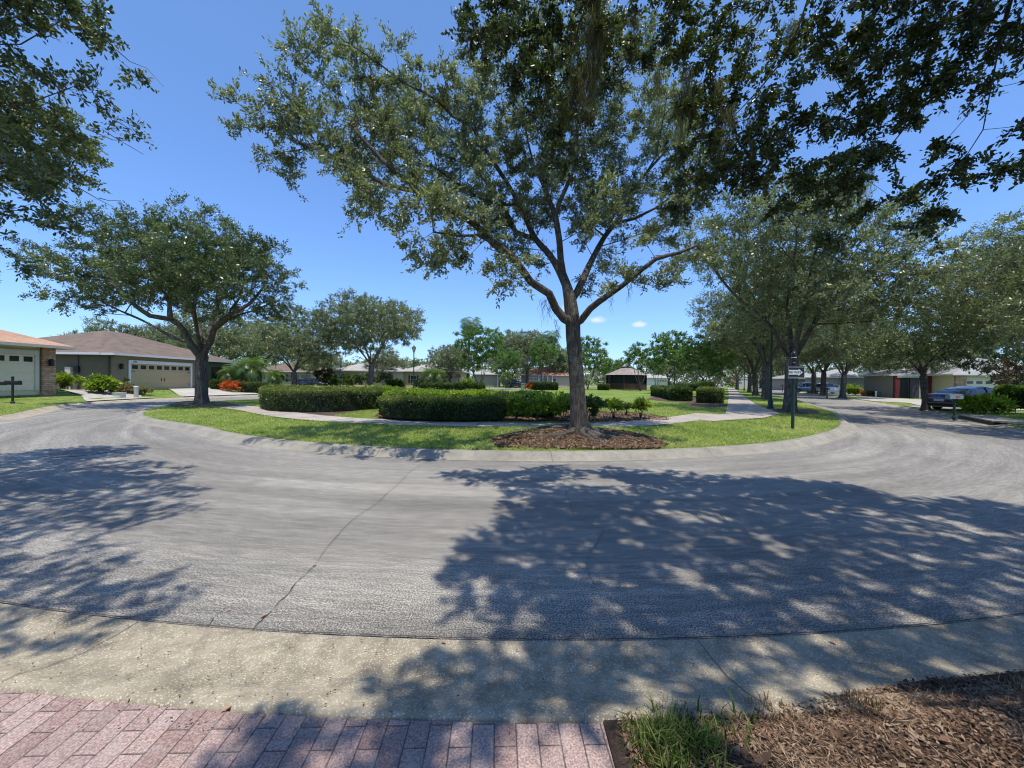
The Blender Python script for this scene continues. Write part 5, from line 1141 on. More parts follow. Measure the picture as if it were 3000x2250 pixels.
palm('date_palm', 'feathery date palm with two stems, largest of those before the olive house', gpt(712, 38.5), 2.3, 2.3, 30, 201, .8, .10, 1.0, stems=2)
palm('date_palm', 'low feathery palm left of the largest one, by the olive house', gpt(668, 38), 1.5, 1.6, 24, 202, .2, .09, 1.1)
palm('date_palm', 'small feathery palm right of the largest one', gpt(795, 42), 1.6, 1.6, 22, 203, .3, .09, 1.1)
palm('date_palm', 'short palm left of the tall lamp foot, left of the pair', (atY(1243, 1126, 60)[0], 60, .2), 2.2, 2.4, 24, 204, .6, .12, 1.0)
palm('date_palm', 'short palm left of the yellow garage, right of the pair', (atY(1272, 1126, 60)[0], 60.5, .2), 2.2, 2.3, 24, 205, .5, .12, 1.0)
palm('fan_palm', 'tallest fan palm rising behind the largest crape myrtle', (atY(1370, 1126, 76)[0], 76, .2), 12.8, 2.6, 26, 206, .4, .24, 1.0, fan=True, dead=1)
palm('fan_palm', 'fan palm rising left of the central oak trunk', (atY(1611, 1126, 95)[0], 95, .2), 13.0, 2.6, 26, 207, .3, .24, 1.0, fan=True, dead=1)
palm('fan_palm', 'shorter fan palm touching the central oak trunk', (atY(1642, 1126, 95)[0], 96, .2), 8.8, 2.5, 24, 208, .3, .24, 1.0, fan=True, dead=1)
palm('fan_palm', 'drooping fan palm above the grey roof on the right', (atY(2880, 1126, 46)[0], 46, .1), 11.6, 2.5, 26, 209, .4, .2, 1.2, fan=True, dead=1)
palm('fan_palm', 'fan palm left of the drooping one above the right roofs', (atY(2815, 1126, 52)[0], 52, .1), 11.6, 2.5, 26, 210, .4, .2, 1.2, fan=True, dead=1)
palm('date_palm', 'short feathery palm in front of the beige far house', (atY(1475, 1126, 82)[0], 82, .2), 2.4, 2.6, 24, 211, .6, .13, 1.0)

# ------------------------------------------------------------------ houses
MS = dict(olive=mat('shaded_olive_stucco', (.12, .125, .075), .9, bump=.25, var=.08), olive2=mat('taupe_stucco', (.24, .205, .125), .9, bump=.25, var=.07), cream=mat('cream_stucco', (.74, .63, .44), .9, bump=.25, var=.06), yellow=mat('yellow_stucco', (.58, .47, .27), .9, var=.06),  # olive is the side wall stucco with its shade put into the colour
    beige=mat('beige_stucco', (.48, .40, .32), .9, var=.06), red=mat('red_stucco', (.20, .04, .042), .9, var=.1), grey=mat('grey_stucco', (.34, .30, .25), .9, var=.08), darkc=mat('dark_column', (.10, .09, .10), .8), door=mat('garage_door_tan', (.46, .36, .20), .55, var=.04), doorc=mat('garage_door_cream', (.76, .65, .47), .55, var=.04),
    rbrown=m_shingle('brown_shingle', (.12, .083, .058), (.20, .145, .105)), rorange=m_shingle('orange_tile', (.34, .185, .115), (.50, .31, .20)), rlight=m_shingle('light_shingle', (.30, .29, .27), (.44, .42, .39)), rgrey=m_shingle('grey_shingle', (.22, .215, .21), (.36, .345, .33)), rred=m_shingle('red_tile', (.38, .14, .07), (.5, .22, .13)), rgaz=m_shingle('wood_shake', (.20, .16, .14), (.36, .30, .27)),
    trim=mat('cream_trim', (.60, .56, .47), .6, var=.04), iron=mat('black_iron', (.02, .02, .02), .5))
def hip(x0, x1, y0, y1, ze, pitch, oh, root, roofm, name='roof', fascia='white'):
    x0 -= oh; x1 += oh; y0 -= oh; y1 += oh; w_ = x1-x0; d = y1-y0; r = min(w_, d)/2; zt = ze+r*pitch
    if w_ >= d: a = (x0+r, (y0+y1)/2, zt); b = (x1-r, (y0+y1)/2, zt)
    else: a = ((x0+x1)/2, y0+r, zt); b = ((x0+x1)/2, y1-r, zt)
    z = ze; v = [(x0, y0, z), (x1, y0, z), (x1, y1, z), (x0, y1, z), a, b]
    f = [(0, 1, 5, 4), (1, 2, 5), (2, 3, 4, 5), (3, 0, 4)] if w_ >= d else [(0, 1, 4), (1, 2, 5, 4), (2, 3, 5), (3, 0, 4, 5)]
    mb = MB(); mb.add(v, f); rf = mb.build(name, roofm, root)
    fb = MB(); t = .04; zz = z-.16
    fb.box(x0-.02, x1+.02, y0-.02, y0+t, zz, z-.003); fb.box(x0-.02, x1+.02, y1-t, y1+.02, zz, z-.003); fb.box(x0-.02, x0+t, y0+t, y1-t, zz, z-.003); fb.box(x1-t, x1+.02, y0+t, y1-t, zz, z-.003)
    fb.add([(x0+t, y0+t, z-.10), (x1-t, y0+t, z-.10), (x1-t, y1-t, z-.10), (x0+t, y1-t, z-.10)], [(0, 3, 2, 1)])
    fb.build('fascia', M[fascia] if isinstance(fascia, str) else fascia, root); return rf
def walls(x0, x1, y0, y1, h, root, m, name='wall', z0=-.6):
    mb = MB(); mb.box(x0, x1, y0, y1, z0, h); return mb.build(name, m, root)
def fx(root, name, m, x0, x1, z0, z1, y=0.0, d=.03, face='f', at_=0, parent=None, bevel=0):
    """thin slab on a wall: face f = front (y = at_), l / r = side walls (x = at_)"""
    mb = MB()
    if face == 'f': mb.box(x0, x1, at_-d, at_-.0+.01, z0, z1)
    elif face == 'l': mb.box(at_-d, at_+.01, x0, x1, z0, z1)
    else: mb.box(at_-.01, at_+d, x0, x1, z0, z1)
    return mb.build(name, m, parent or root, bevel=bevel)
def window(root, x0, x1, z0, z1, face='f', at_=0, frame='white', split=True):
    fr = fx(root, 'window', M[frame], x0-.07, x1+.07, z0-.07, z1+.07, d=.04, face=face, at_=at_)
    zc = (z0+z1)/2
    if split:
        fx(root, 'pane', M['glass'], x0, x1, zc+.025, z1, d=.052, face=face, at_=at_, parent=fr); fx(root, 'pane', M['glass'], x0, x1, z0, zc-.025, d=.052, face=face, at_=at_, parent=fr)
    else: fx(root, 'pane', M['glass'], x0, x1, z0, z1, d=.052, face=face, at_=at_, parent=fr)
def garage(root, x0, x1, h, m, cols=8, trim='white', tw=.22, label=None, hardware=True):
    fx(root, 'door_frame', M[trim] if isinstance(trim, str) else trim, x0-tw, x0, 0, h, d=.06); fx(root, 'door_frame', M[trim] if isinstance(trim, str) else trim, x1, x1+tw, 0, h, d=.06)
    fx(root, 'door_frame', M[trim] if isinstance(trim, str) else trim, x0-tw, x1+tw, h+.002, h+.26, d=.064)
    dr = MB(); n = 4; hh = h/n
    for k in range(n): dr.box(x0, x1, -.02-.0*k, .01, k*hh+.012, (k+1)*hh-.006)
    dr.box(x0, x1, -.006, .01, 0, h)
    g_ = dr.build('garage_door', m, root)
    cw = (x1-x0)/cols; top = 3*hh
    for k in range(cols): fx(root, 'window_pane', M['glass'], x0+cw*(k+.17), x0+cw*(k+.83), top+hh*.2, top+hh*.78, d=.03, parent=g_)
    if hardware:
        xm = (x0+x1)/2
        for s_ in (-.14, .14): fx(root, 'handle', MS['iron'], xm+s_-.03, xm+s_+.03, hh*1.35, hh*1.85, d=.045, parent=g_)
        for s_, zz in ((x0, hh*.85), (x0, hh*2.85), (x1-.36, hh*.85), (x1-.36, hh*2.85)): fx(root, 'hinge', MS['iron'], s_+.02, s_+.34, zz-.02, zz+.02, d=.03, parent=g_)
    return g_
def lantern_(root, x, z, face_y=0, col=None):
    mb = MB(); mb.box(x-.07, x+.07, face_y-.22, face_y-.05, z-.16, z+.12); mb.prism([(x-.10, z+.12), (x+.10, z+.12), (x, z+.26)], face_y-.24, face_y-.03, 'y'); mb.box(x-.03, x+.03, face_y-.06, face_y+.01, z-.04, z+.08)
    return mb.build('wall_lamp', MS['iron'], root)
def text_mesh(s, size, m, name, parent, loc, rot, depth=.004, ax='CENTER'):
    cu = bpy.data.curves.new('t', 'FONT'); cu.body = s; cu.size = size; cu.align_x = ax; cu.align_y = 'CENTER'; cu.extrude = depth; cu.offset = size*.012
    o = bpy.data.objects.new('t', cu); C.objects.link(o); bpy.context.view_layer.update()
    me = bpy.data.meshes.new_from_object(o); me.name = name; bpy.data.objects.remove(o); me.materials.clear(); me.materials.append(m)
    q = bpy.data.objects.new(name, me); C.objects.link(q); q.parent = parent; q.location = loc; q.rotation_euler = rot; return q
R90 = PI/2
# olive house: garage front faces +X. local x -> world y, local y -> world -x
ho = thing('olive_house', 'low olive stucco house with brown shingle roof and tan double garage door', 'house', (-29.0, 31.6, .50), R90)
walls(-3.5, 3.85, 0, 5, 2.72, ho, MS['olive2']); 
wS = MB(); wS.box(-3.53, 9.5, 1.0, 12.5, -.6, 2.70); wS.build('wall', MS['olive'], ho)
wL = MB(); wL.box(-3.56, -3.50, .25, 12.3, -.55, 2.69); wL.build('side_wall', MS['olive'], ho)
garage(ho, -2.3, 3.15, 2.05, MS['door'], 8, tw=.17)
text_mesh('1303', .17, MS['iron'], 'house_number', ho, (-2.0, -.07, 2.19), (R90, 0, 0))
lantern_(ho, -3.08, 1.75)
hip(-3.53, 9.5, 1.0, 12.5, 2.76, .37, .45, ho, MS['rbrown'], 'main_roof')
# lower hip over the garage wing, running back into the main roof
rb = MB(); x0, x1, y0 = -3.95, 4.3, -.45; zt = 2.74+4.12*.34; rb.add([(x0, y0, 2.752), (x1, y0, 2.752), (x1, 4.9, 2.752), (x0, 4.9, 2.752), (.17, y0+4.12, zt), (.17, 4.9, zt+.01)], [(0, 1, 4), (1, 2, 5, 4), (3, 0, 4, 5)]); rb.build('garage_roof', MS['rbrown'], ho)
fb = MB(); fb.box(x0-.02, x1+.02, y0-.02, y0+.04, 2.59, 2.749); fb.box(x0-.02, x0+.04, y0+.04, .5, 2.59, 2.749); fb.box(x1-.04, x1+.02, y0+.04, .5, 2.59, 2.749); fb.build('gutter', M['white'], ho)
fx(ho, 'meter_box', MS['trim'], 2.9, 3.3, .9, 1.7, face='l', at_=-3.56, d=.2); fx(ho, 'meter_box', MS['iron'], 2.4, 2.7, 1.3, 1.75, face='l', at_=-3.56, d=.16); fx(ho, 'meter_box', MS['darkc'], 2.35, 2.62, .35, .95, face='l', at_=-3.56, d=.16)
fx(ho, 'conduit', MS['trim'], 3.05, 3.13, -.4, .9, face='l', at_=-3.56, d=.08); fx(ho, 'conduit', MS['darkc'], 2.50, 2.56, -.4, 2.6, face='l', at_=-3.56, d=.06)
window(ho, 7.6, 8.4, .9, 2.0, face='l', at_=-3.56)
fx(ho, 'downspout', MS['olive'], .3, .38, -.4, 2.6, face='l', at_=-3.56, d=.09)
for z_ in (2.3, 3.1): pass
for x_ in (4.4, 6.9): fx(ho, 'porch_window', M['glass'], x_, x_+1.5, .3, 2.1, at_=1.0)
# cream house with the stone column at the far left
hc = thing('cream_house', 'cream garage house with orange tile roof and stone column at the left edge', 'house', (-27.0, 17.4, .72), R90)
walls(-8, 5.25, .03, 13, 2.55, hc, MS['cream'])  # cream and doorc colours raised in place of sun missing on this front
cb = MB(); cb.box(4.68, 5.32, -.12, .9, -.6, 2.50); cb.build('stone_column', M['stone'], hc)
garage(hc, -1.0, 4.4, 2.0, MS['doorc'], 9, MS['trim'], .18, hardware=False)
lantern_(hc, 5.0, 1.55, -.12)
hip(-8, 5.25, 0, 13, 2.58, .40, .65, hc, MS['rorange'], 'roof', MS['trim'])
# beige house with many windows (px 790-930)
def far_house(name, label, px0, px1, Y, ze, pitch, wallm, roofm, depth=9, zb=.15, oh=.5, rz=0, fascia='white'):
    a = atY(px0, 1120, Y)[0]; b_ = atY(px1, 1120, Y)[0]; w_ = b_-a
    t = thing(name, label, 'house', ((a+b_)/2, Y, zb), rz); walls(-w_/2, w_/2, 0, depth, ze, t, wallm); hip(-w_/2, w_/2, 0, depth, ze+.03, pitch, oh, t, roofm, 'roof', fascia); return t, w_
hb, w_ = far_house('beige_house', 'beige house with white framed windows behind the dark parked sedan', 745, 918, 74, 2.7, .38, MS['beige'], MS['rbrown'])
for px in (835, 847, 869, 889, 905, 800): x = atY(px, 1100, 74)[0]-hb.location.x; window(hb, x-.5, x+.5, .75, 2.05)
hp, w_ = far_house('cream_bungalow', 'cream bungalow with pale shingle roof behind the forked oak', 975, 1180, 66, 2.85, .34, MS['cream'], MS['rlight'], 9)
for px in (1046, 1195-60, 1000): x = atY(px, 1100, 66)[0]-hp.location.x; window(hp, x-.5, x+.5, .9, 2.1)
hy, w_ = far_house('yellow_house', 'yellow house with pale roof and red shutters right of the tall lamp', 1180, 1348, 66.5, 2.9, .34, MS['yellow'], MS['rlight'], 9)
x = atY(1184, 1100, 66.5)[0]-hy.location.x; window(hy, x-.45+1.6, x+.45+1.6, .8, 2.1); fx(hy, 'shutter', MS['red'], x+.75, x+1.05, .75, 2.15); fx(hy, 'shutter', MS['red'], x+2.15, x+2.45, .75, 2.15)
x = atY(1322, 1100, 66.5)[0]-hy.location.x; garage(hy, x-2.0, x+1.2, 2.2, MS['yellow'], 4, MS['yellow'], .1, hardware=False)
hg, w_ = far_house('taupe_house', 'taupe house with white garage frame behind the largest myrtle', 1385, 1462, 84, 2.8, .34, MS['grey'], MS['rlight'], 9)
fx(hg, 'corner_trim', M['white'], w_/2-.4, w_/2-.15, 0, 2.7, d=.03); fx(hg, 'corner_trim', M['white'], -w_/2+.15, -w_/2+.4, 0, 2.7, d=.03)
ht, w_ = far_house('red_roof_house', 'pale house with red tiled roof left of the central oak trunk', 1528, 1668, 94, 2.9, .42, MS['beige'], MS['rred'], 9)
for px in (1578, 1590, 1604, 1618): x = atY(px, 1100, 94)[0]-ht.location.x; fx(ht, 'column', M['white'], x-.15, x+.15, 0, 2.8, d=.3)
for px in (1597, 1623): x = atY(px, 1100, 94)[0]-ht.location.x; window(ht, x-.5, x+.5, .6, 2.1)
x = atY(1562, 1100, 94)[0]-ht.location.x; garage(ht, x-1.5, x+1.5, 2.2, MS['doorc'], 4, 'white', .2, hardware=False)
hw_, w_ = far_house('white_far_house', 'low white house seen through the myrtles right of the gazebo', 1890, 1960, 120, 2.9, .35, M['white'], MS['rlight'], 9)
x = 1.5; garage(hw_, x-1.5, x+1.5, 2.2, MS['doorc'], 4, 'white', .2, hardware=False)
# right side
def rhouse(name, label, px0, px1, Y0, rz, ze, pitch, wallm, roofm, depth, zb, fascia='white'):
    a = atY(px0, 1120, Y0)[:2]; d = np.array([math.cos(rz), math.sin(rz)]); k = (px1-1500)/F
    L_ = (k*a[1]-a[0])/(d[0]-k*d[1]); t = thing(name, label, 'house', (a[0]+d[0]*L_/2, a[1]+d[1]*L_/2, zb), rz); w_ = L_
    walls(-w_/2, w_/2, 0, depth, ze, t, wallm); hip(-w_/2, w_/2, 0, depth, ze+.03, pitch, .5, t, roofm, 'roof', fascia)
    def lx(px):
        k2 = (px-1500)/F; return (k2*a[1]-a[0])/(d[0]-k2*d[1])-L_/2
    return t, w_, lx
hr, w_, lxr = rhouse('red_house', 'red stucco house with grey roof and dark entry behind the low oak', 2615, 2795, 46, rad(-24), 2.75, .36, MS['grey'], MS['rgrey'], 8, .12)
for px0, px1, m_, nm, dd in ((2632, 2660, 'iron', 'dark_entry', .05), (2662, 2688, 'darkc', 'stone_pier', .35), (2689, 2694, 'trim', 'white_column', .3), (2616, 2631, 'red', 'red_pier', .45), (2695, 2786, 'red', 'red_panel', .12)):
    a = lxr(px0); b_ = lxr(px1); fx(hr, nm, MS[m_], a, b_, -.1, 2.75 if nm != 'white_column' else 2.9, d=dd)
a = lxr(2632); fx(hr, 'entry_lintel', MS['trim'], a-.3, a+2.0, 2.4, 2.8, d=.5)
hh_, w_, lxh = rhouse('grey_roof_house', 'taupe stucco house with broad grey roof at the right edge', 2800, 3100, 41, rad(-20), 2.75, .44, MS['cream'], MS['rgrey'], 12, .12)
a = lxh(2812); fx(hh_, 'stone_pier', M['stone'], a-.5, a+.35, -.2, 2.6, d=.3)
x = lxh(2865); garage(hh_, x-1.7, x+2.6, 2.15, MS['doorc'], 6, MS['trim'], .25, hardware=False)
a = lxh(2930); fx(hh_, 'white_column', M['white'], a-.1, a+.12, -.2, 2.7, d=.25); fx(hh_, 'white_column', M['white'], a+1.9, a+2.15, -.2, 2.7, d=.25)
h2, w_ = far_house('two_storey_house', 'pale two storey house rising behind the red one', 2600, 2740, 84, 6.2, .34, MS['trim'], MS['rlight'], 6)
for px in (2640, 2662, 2710, 2745): x = atY(px, 1100, 84)[0]-h2.location.x; window(h2, x-.5, x+.5, 4.0, 5.5); fx(h2, 'shutter', MS['red'], x-1.0, x-.62, 3.95, 5.55); fx(h2, 'shutter', MS['red'], x+.62, x+1.0, 3.95, 5.55)
h3, w_ = far_house('pale_roof_house', 'house with a pale sloping roof behind the white car', 2455, 2560, 80, 3.0, .42, MS['grey'], MS['rlight'], 9)
h4, w_ = far_house('far_grey_house', 'low grey house beyond the cars across the right street', 2330, 2430, 92, 2.8, .38, MS['grey'], MS['rgrey'], 9)
# white garden walls at the end of the right street
for px0, px1, z1, Y, lab in ((2163, 2174, 1.9, 92, 'low white garden wall pier at the end of the footpath'), (2172, 2192, 2.8, 95, 'taller white garden wall behind the row of oaks')):
    a = atY(px0, 1100, Y)[0]; b_ = atY(px1, 1100, Y)[0]; t = thing('garden_wall', lab, 'wall', ((a+b_)/2, Y, .2)); w_ = b_-a
    mb = MB(); mb.box(-w_/2, w_/2, 0, .5, -.2, z1-.2); mb.build('wall', MS['trim'], t); mb = MB(); mb.box(-w_/2-.1, w_/2+.1, -.1, .6, z1-.2, z1-.05); mb.build('coping', M['white'], t)
# ------------------------------------------------------------------ gazebo
gx = atY(1834, 1120, 70)[0]; gz = thing('gazebo', 'dark screened wooden gazebo with shake roof on the far lawn', 'gazebo', (gx, 70, .24), rad(22.5))
mdw = mat('dark_wood', (.05, .032, .025), .8); mscr = mat('insect_screen', (.012, .013, .014), .7); mrail = mat('rail_wood', (.13, .085, .06), .8)
Rg = 3.45; oct_ = [(Rg*math.cos(k*PI/4), Rg*math.sin(k*PI/4)) for k in range(8)]
for k, (x, y) in enumerate(oct_):
    mb = MB(); mb.box(x-.09, x+.09, y-.09, y+.09, 0, 2.6); mb.build('post', mdw, gz)
    x2, y2 = oct_[(k+1) % 8]; ins = .965
    mb = MB(); mb.add([(x*ins, y*ins, .05), (x2*ins, y2*ins, .05), (x2*ins, y2*ins, 2.55), (x*ins, y*ins, 2.55)], [(0, 1, 2, 3)]); mb.build('screen', mscr, gz)
    mb = MB(); n = 14
    for q in range(1, n): t_ = q/n; mb.box(x+(x2-x)*t_-.04, x+(x2-x)*t_+.04, y+(y2-y)*t_-.03, y+(y2-y)*t_+.03, .12, 1.0)
    mb.tube([(x, y, 1.02), (x2, y2, 1.02)], .05, 4); mb.tube([(x, y, .12), (x2, y2, .12)], .05, 4); mb.build('railing', mrail, gz)
mb = MB(); mb.prism([(p[0]*1.02, p[1]*1.02) for p in oct_], -.1, .05, 'z'); mb.build('floor', mdw, gz)
mb = MB(); Re = Rg*1.12; e = [(Re*math.cos(k*PI/4), Re*math.sin(k*PI/4), 2.6) for k in range(8)]; i_ = [(.6*math.cos(k*PI/4), .6*math.sin(k*PI/4), 3.95) for k in range(8)]
mb.add(e+i_, [(k, (k+1) % 8, (k+1) % 8+8, k+8) for k in range(8)]+[tuple(range(7, -1, -1))]); mb.build('roof', MS['rgaz'], gz)
mb = MB(); e = [(.85*math.cos(k*PI/4), .85*math.sin(k*PI/4), 4.15) for k in range(8)]+[(0, 0, 4.75)]; mb.add(e, [(k, (k+1) % 8, 8) for k in range(8)]+[tuple(range(7, -1, -1))]); mb.prism([(.5*math.cos(k*PI/4), .5*math.sin(k*PI/4)) for k in range(8)], 3.9, 4.15, 'z'); mb.build('cupola', MS['rgaz'], gz)

# ------------------------------------------------------------------ lamps, signs, mailboxes, boxes
mlamp = mat('lamp_glass', (.45, .45, .42), .2, spec=.5)
def lamp(label, loc, h, group='street lamps', rz=0):
    t = thing('street_lamp', label, 'street lamp', loc, rz, group)
    mb = MB(); mb.lathe([(.16, 0), (.17, .12), (.12, .2), (.13, .42), (.08, .55), (.065, .8), (.055, h-1.0), (.075, h-.95), (.05, h-.88), (.09, h-.82)], 12); mb.build('pole', M['dgreen'], t, smooth=True)
    lt = MB(); lt.lathe([(.09, h-.80), (.20, h-.38)], 6); l_ = lt.build('lantern', mlamp, t)
    for k in range(6): c_, s_ = math.cos(k*PI/3), math.sin(k*PI/3); b2 = MB(); b2.tube([(.10*c_, .10*s_, h-.82), (.215*c_, .215*s_, h-.37)], .014, 4); b2.build('lantern_bar', M['black'], l_)
    mb = MB(); mb.lathe([(.25, h-.38), (.24, h-.35), (.13, h-.2), (.06, h-.13), (.02, h-.1), (.035, h-.06), (.01, h)], 12); mb.build('cap', M['black'], t, smooth=True)
    return t
lamp('black lantern street lamp standing clear against the sky, left of centre', loc_px(1212, 42), 5.15)
lamp('lantern street lamp partly in oak leaves, behind the long left hedge', loc_px(970, 57), 5.2)
lamp('dark green lamp post behind the one way sign, its head lost in leaves', tuple(atg(2257, 1199, park_z)), 5.3)
lamp('slim lamp post far along the straight footpath', loc_px(2181, 72), 7.5)
# one way sign on its ornamental post
p = atg(2322, 1258, park_z); s1 = thing('one_way_sign', 'green post with a black and white one way arrow sign pointing right', 'sign', tuple(p), rad(-6))
mb = MB(); mb.tube([(0, 0, -.05), (0, 0, 2.22)], .046, 12); mb.build('post', M['dgreen'], s1, smooth=True)
mb = MB(); mb.lathe([(.06, 1.98), (.075, 2.0), (.075, 2.14), (.055, 2.16), (.05, 2.2), (.072, 2.22), (.072, 2.28), (.05, 2.30), (.075, 2.34), (.082, 2.40), (.07, 2.46), (.03, 2.50), (.0, 2.505)], 14); mb.build('finial', M['black'], s1, smooth=True)
mb = MB(); mb.lathe([(.078, 2.295), (.078, 2.315)], 14); mb.build('ring', M['white'], s1)
zc = 1.83; hw2 = .245; hh2 = .20
mb = MB(); mb.box(-hw2+.03, hw2+.03, -.075, -.05, zc-hh2, zc+hh2); mb.build('panel', M['black'], s1, bevel=.004)
fr = MB()
for a_ in ((-hw2+.03, hw2+.03, zc-hh2, zc-hh2+.022), (-hw2+.03, hw2+.03, zc+hh2-.022, zc+hh2), (-hw2+.03, -hw2+.05, zc-hh2+.022, zc+hh2-.022), (hw2+.01, hw2+.03, zc-hh2+.022, zc+hh2-.022)): fr.box(a_[0], a_[1], -.084, -.0755, a_[2], a_[3])
fr.build('frame', mat('sign_frame_grey', (.16, .15, .17), .6), s1)
for zz in (zc-hh2+.04, zc+hh2-.045): l_ = MB(); l_.box(-hw2+.055, hw2-.0, -.079, -.0755, zz, zz+.008); l_.build('white_line', M['white'], s1)
mb = MB(); mb.prism([(-hw2+.045, zc-.075), (.10, zc-.075), (.10, zc-.115), (.225, zc), (.10, zc+.115), (.10, zc+.075), (-hw2+.045, zc+.075)], -.081, -.0755, 'y'); ar = mb.build('arrow', M['white'], s1)
text_mesh('ONE WAY', .098, M['black'], 'lettering', ar, (-.045, -.0835, zc), (R90, 0, 0), .0012)
# street name sign with the back of an octagonal sign
p = loc_px(997, 56, .2); s2 = thing('street_sign', 'thin post with a pale street name blade and the back of an octagon sign', 'sign', p)
mb = MB(); mb.tube([(0, 0, 0), (0, 0, 3.6)], .04, 8); mb.build('post', M['dgreen'], s2)
mb = MB(); mb.box(-.95, .0, -.03, .03, 2.95, 3.3); mb.build('name_blade', M['white'], s2)
mb = MB(); mb.prism([(.38*math.cos(rad(22.5+45*k)), 2.1+.38*math.sin(rad(22.5+45*k))) for k in range(8)], -.05, -.03, 'y'); mb.build('octagon_plate', mat('plate_back', (.10, .13, .19), .5), s2)
p = loc_px(1343, 60, .2); s3 = thing('notice_sign', 'small black board on a thin post left of the largest myrtle', 'sign', p); mb = MB(); mb.tube([(0, 0, 0), (0, 0, 2.3)], .035, 8); mb.build('post', M['black'], s3); mb = MB(); mb.box(-.36, .36, -.06, -.03, 1.75, 2.25); mb.build('board', mat('board_brown', (.035, .02, .018), .6), s3)
p = loc_px(2090, 100, .2); s4 = thing('warning_sign', 'yellow diamond warning sign far off at the end of the park', 'sign', p); mb = MB(); mb.tube([(0, 0, 0), (0, 0, 2.9)], .04, 8); mb.build('post', MS['trim'], s4); mb = MB(); mb.prism([(0, 1.95), (.5, 2.45), (0, 2.95), (-.5, 2.45)], -.06, -.03, 'y'); mb.build('diamond_plate', mat('warning_yellow', (.8, .36, .03), .5), s4)
p = loc_px(2146, 98, .2); s5 = thing('stop_sign', 'red octagonal stop sign at the far end of the straight footpath', 'sign', p); mb = MB(); mb.tube([(0, 0, 0), (0, 0, 2.4)], .04, 8); mb.build('post', M['dgreen'], s5)
mb = MB(); mb.prism([(.40*math.cos(rad(22.5+45*k)), 2.0+.40*math.sin(rad(22.5+45*k))) for k in range(8)], -.06, -.03, 'y'); op_ = mb.build('octagon_plate', mat('stop_red', (.55, .03, .03), .5), s5); text_mesh('STOP', .3, M['white'], 'lettering', op_, (0, -.065, 2.0), (R90, 0, 0), .002)
def mailbox(label, loc, rz, h=1.0, L_=.55, m='black', ball=True, flag=False, L2=0, front=None):
    t = thing('mailbox', label, 'mailbox', loc, rz, 'mailboxes')
    mb = MB(); mb.tube([(0, 0, -.05), (0, 0, h+(.34 if ball else -.02))], .045, 8); mb.lathe([(.08, 0), (.08, .12), (.05, .16)], 10); mb.build('post', M['black'], t, smooth=True)
    if ball: mb = MB(); mb.lathe([(.0, h+.30), (.05, h+.33), (.06, h+.38), (.04, h+.42), (0, h+.43)], 10); mb.build('finial', M['black'], t, smooth=True)
    pr = [(-.09, 0), (.09, 0), (.09, .12)]+[(.09*math.cos(a), .12+.09*math.sin(a)) for a in np.linspace(.3, PI-.3, 7)]+[(-.09, .12)]
    mb = MB(); mb.prism([(a, h+b_) for a, b_ in pr], -L_/2, L_/2, 'x'); bx_ = mb.build('box', M[m] if isinstance(m, str) else m, t)
    mb = MB(); mb.prism([(a*1.06, h+b_*1.03) for a, b_ in pr], L_/2, L_/2+.02, 'x'); mb.build('box_door', M['black'], t)
    if L2: mb = MB(); mb.prism([(a*.8, h-.02+b_*.8) for a, b_ in pr], -L_/2-L2, -L_/2-.004, 'x'); mb.build('paper_tube', M['black'], t)
    if flag: mb = MB(); mb.box(-.04, .14, -.105, -.097, h+.06, h+.13); mb.build('flag', mat('flag_red', (.6, .06, .03), .5), t)
    return t
mailbox('black mailbox with finial on the lawn at the left edge', tuple(atg(37, 1185)), rad(8), .98, .6, L2=.28)
mailbox('silver and black mailbox with red flag before the blue sedan', tuple(atg(2795, 1229)), rad(4), .92, .66, mat('box_silver', (.35, .35, .36), .35, .8), False, True)
mailbox('dark mailbox standing in front of the parked dark sedan', loc_px(818, 46, .2), 0, .35+.5, .6)
mailbox('black mailbox post on the far verge near the white car', tuple(atg(2423, 1166)), rad(20), .9, .5)
mailbox('tiny far mailbox left of the sign post across the right street', loc_px(2293, 75, .12), 0, 1.0, .9)
mailbox('mailbox at the foot of the slim lamp far along the footpath', loc_px(2200, 92, .12), 0, 1.0, .6)
def boxy(name, label, loc, w_, d, h, m, cat, lid=True, rz=0, round_=0):
    t = thing(name, label, cat, loc, rz); mb = MB()
    if round_: mb.lathe([(round_, -.05), (round_, h*.86), (round_*1.12, h*.86), (round_*1.12, h*.97), (round_*.8, h)], 14)
    else: mb.box(-w_/2, w_/2, -d/2, d/2, -.05, h*.85)
    mb.build('cabinet', m, t, bevel=.015, smooth=bool(round_))
    if not round_: mb = MB(); mb.box(-w_/2-.03, w_/2+.03, -d/2-.03, d/2+.03, h*.855, h); mb.build('lid', m, t, bevel=.015)
    return t
mg = mat('utility_green', (.16, .24, .17), .6); mpal = mat('pedestal_white', (.58, .60, .52), .6, var=.1)
boxy('cable_pedestal', 'leaning white cylindrical pedestal on the lawn by the olive driveway', gpt(399, 26), 0, 0, .80, mpal, 'pedestal', round_=.12)
boxy('utility_box', 'small pale green utility box left of the white pedestal', gpt(350, 25.2), .5, .4, .34, mpal, 'utility box')
boxy('utility_cabinet', 'wide green utility cabinet across the right street', tuple(atg(2595, 1163, F_)), 1.5, .9, .62, mg, 'utility box')
boxy('bollard', 'white bollard post left of the green utility cabinet', tuple(atg(2566, 1164, F_)), 0, 0, .75, M['white'], 'bollard', round_=.09)
boxy('bollard', 'white bollard post under the green lawn sign', tuple(atg(2652, 1165, F_)), 0, 0, .70, M['white'], 'bollard', round_=.10)
p = atg(2653, 1163, F_); t = thing('lawn_sign', 'green lawn sign with white lettering behind a white bollard', 'sign', tuple(p+np.array([0, .35, 0]))); mb = MB(); mb.box(-.45, .45, -.02, .02, .65, 1.25); mb.build('board', mat('sign_green', (.02, .20, .12), .5), t)
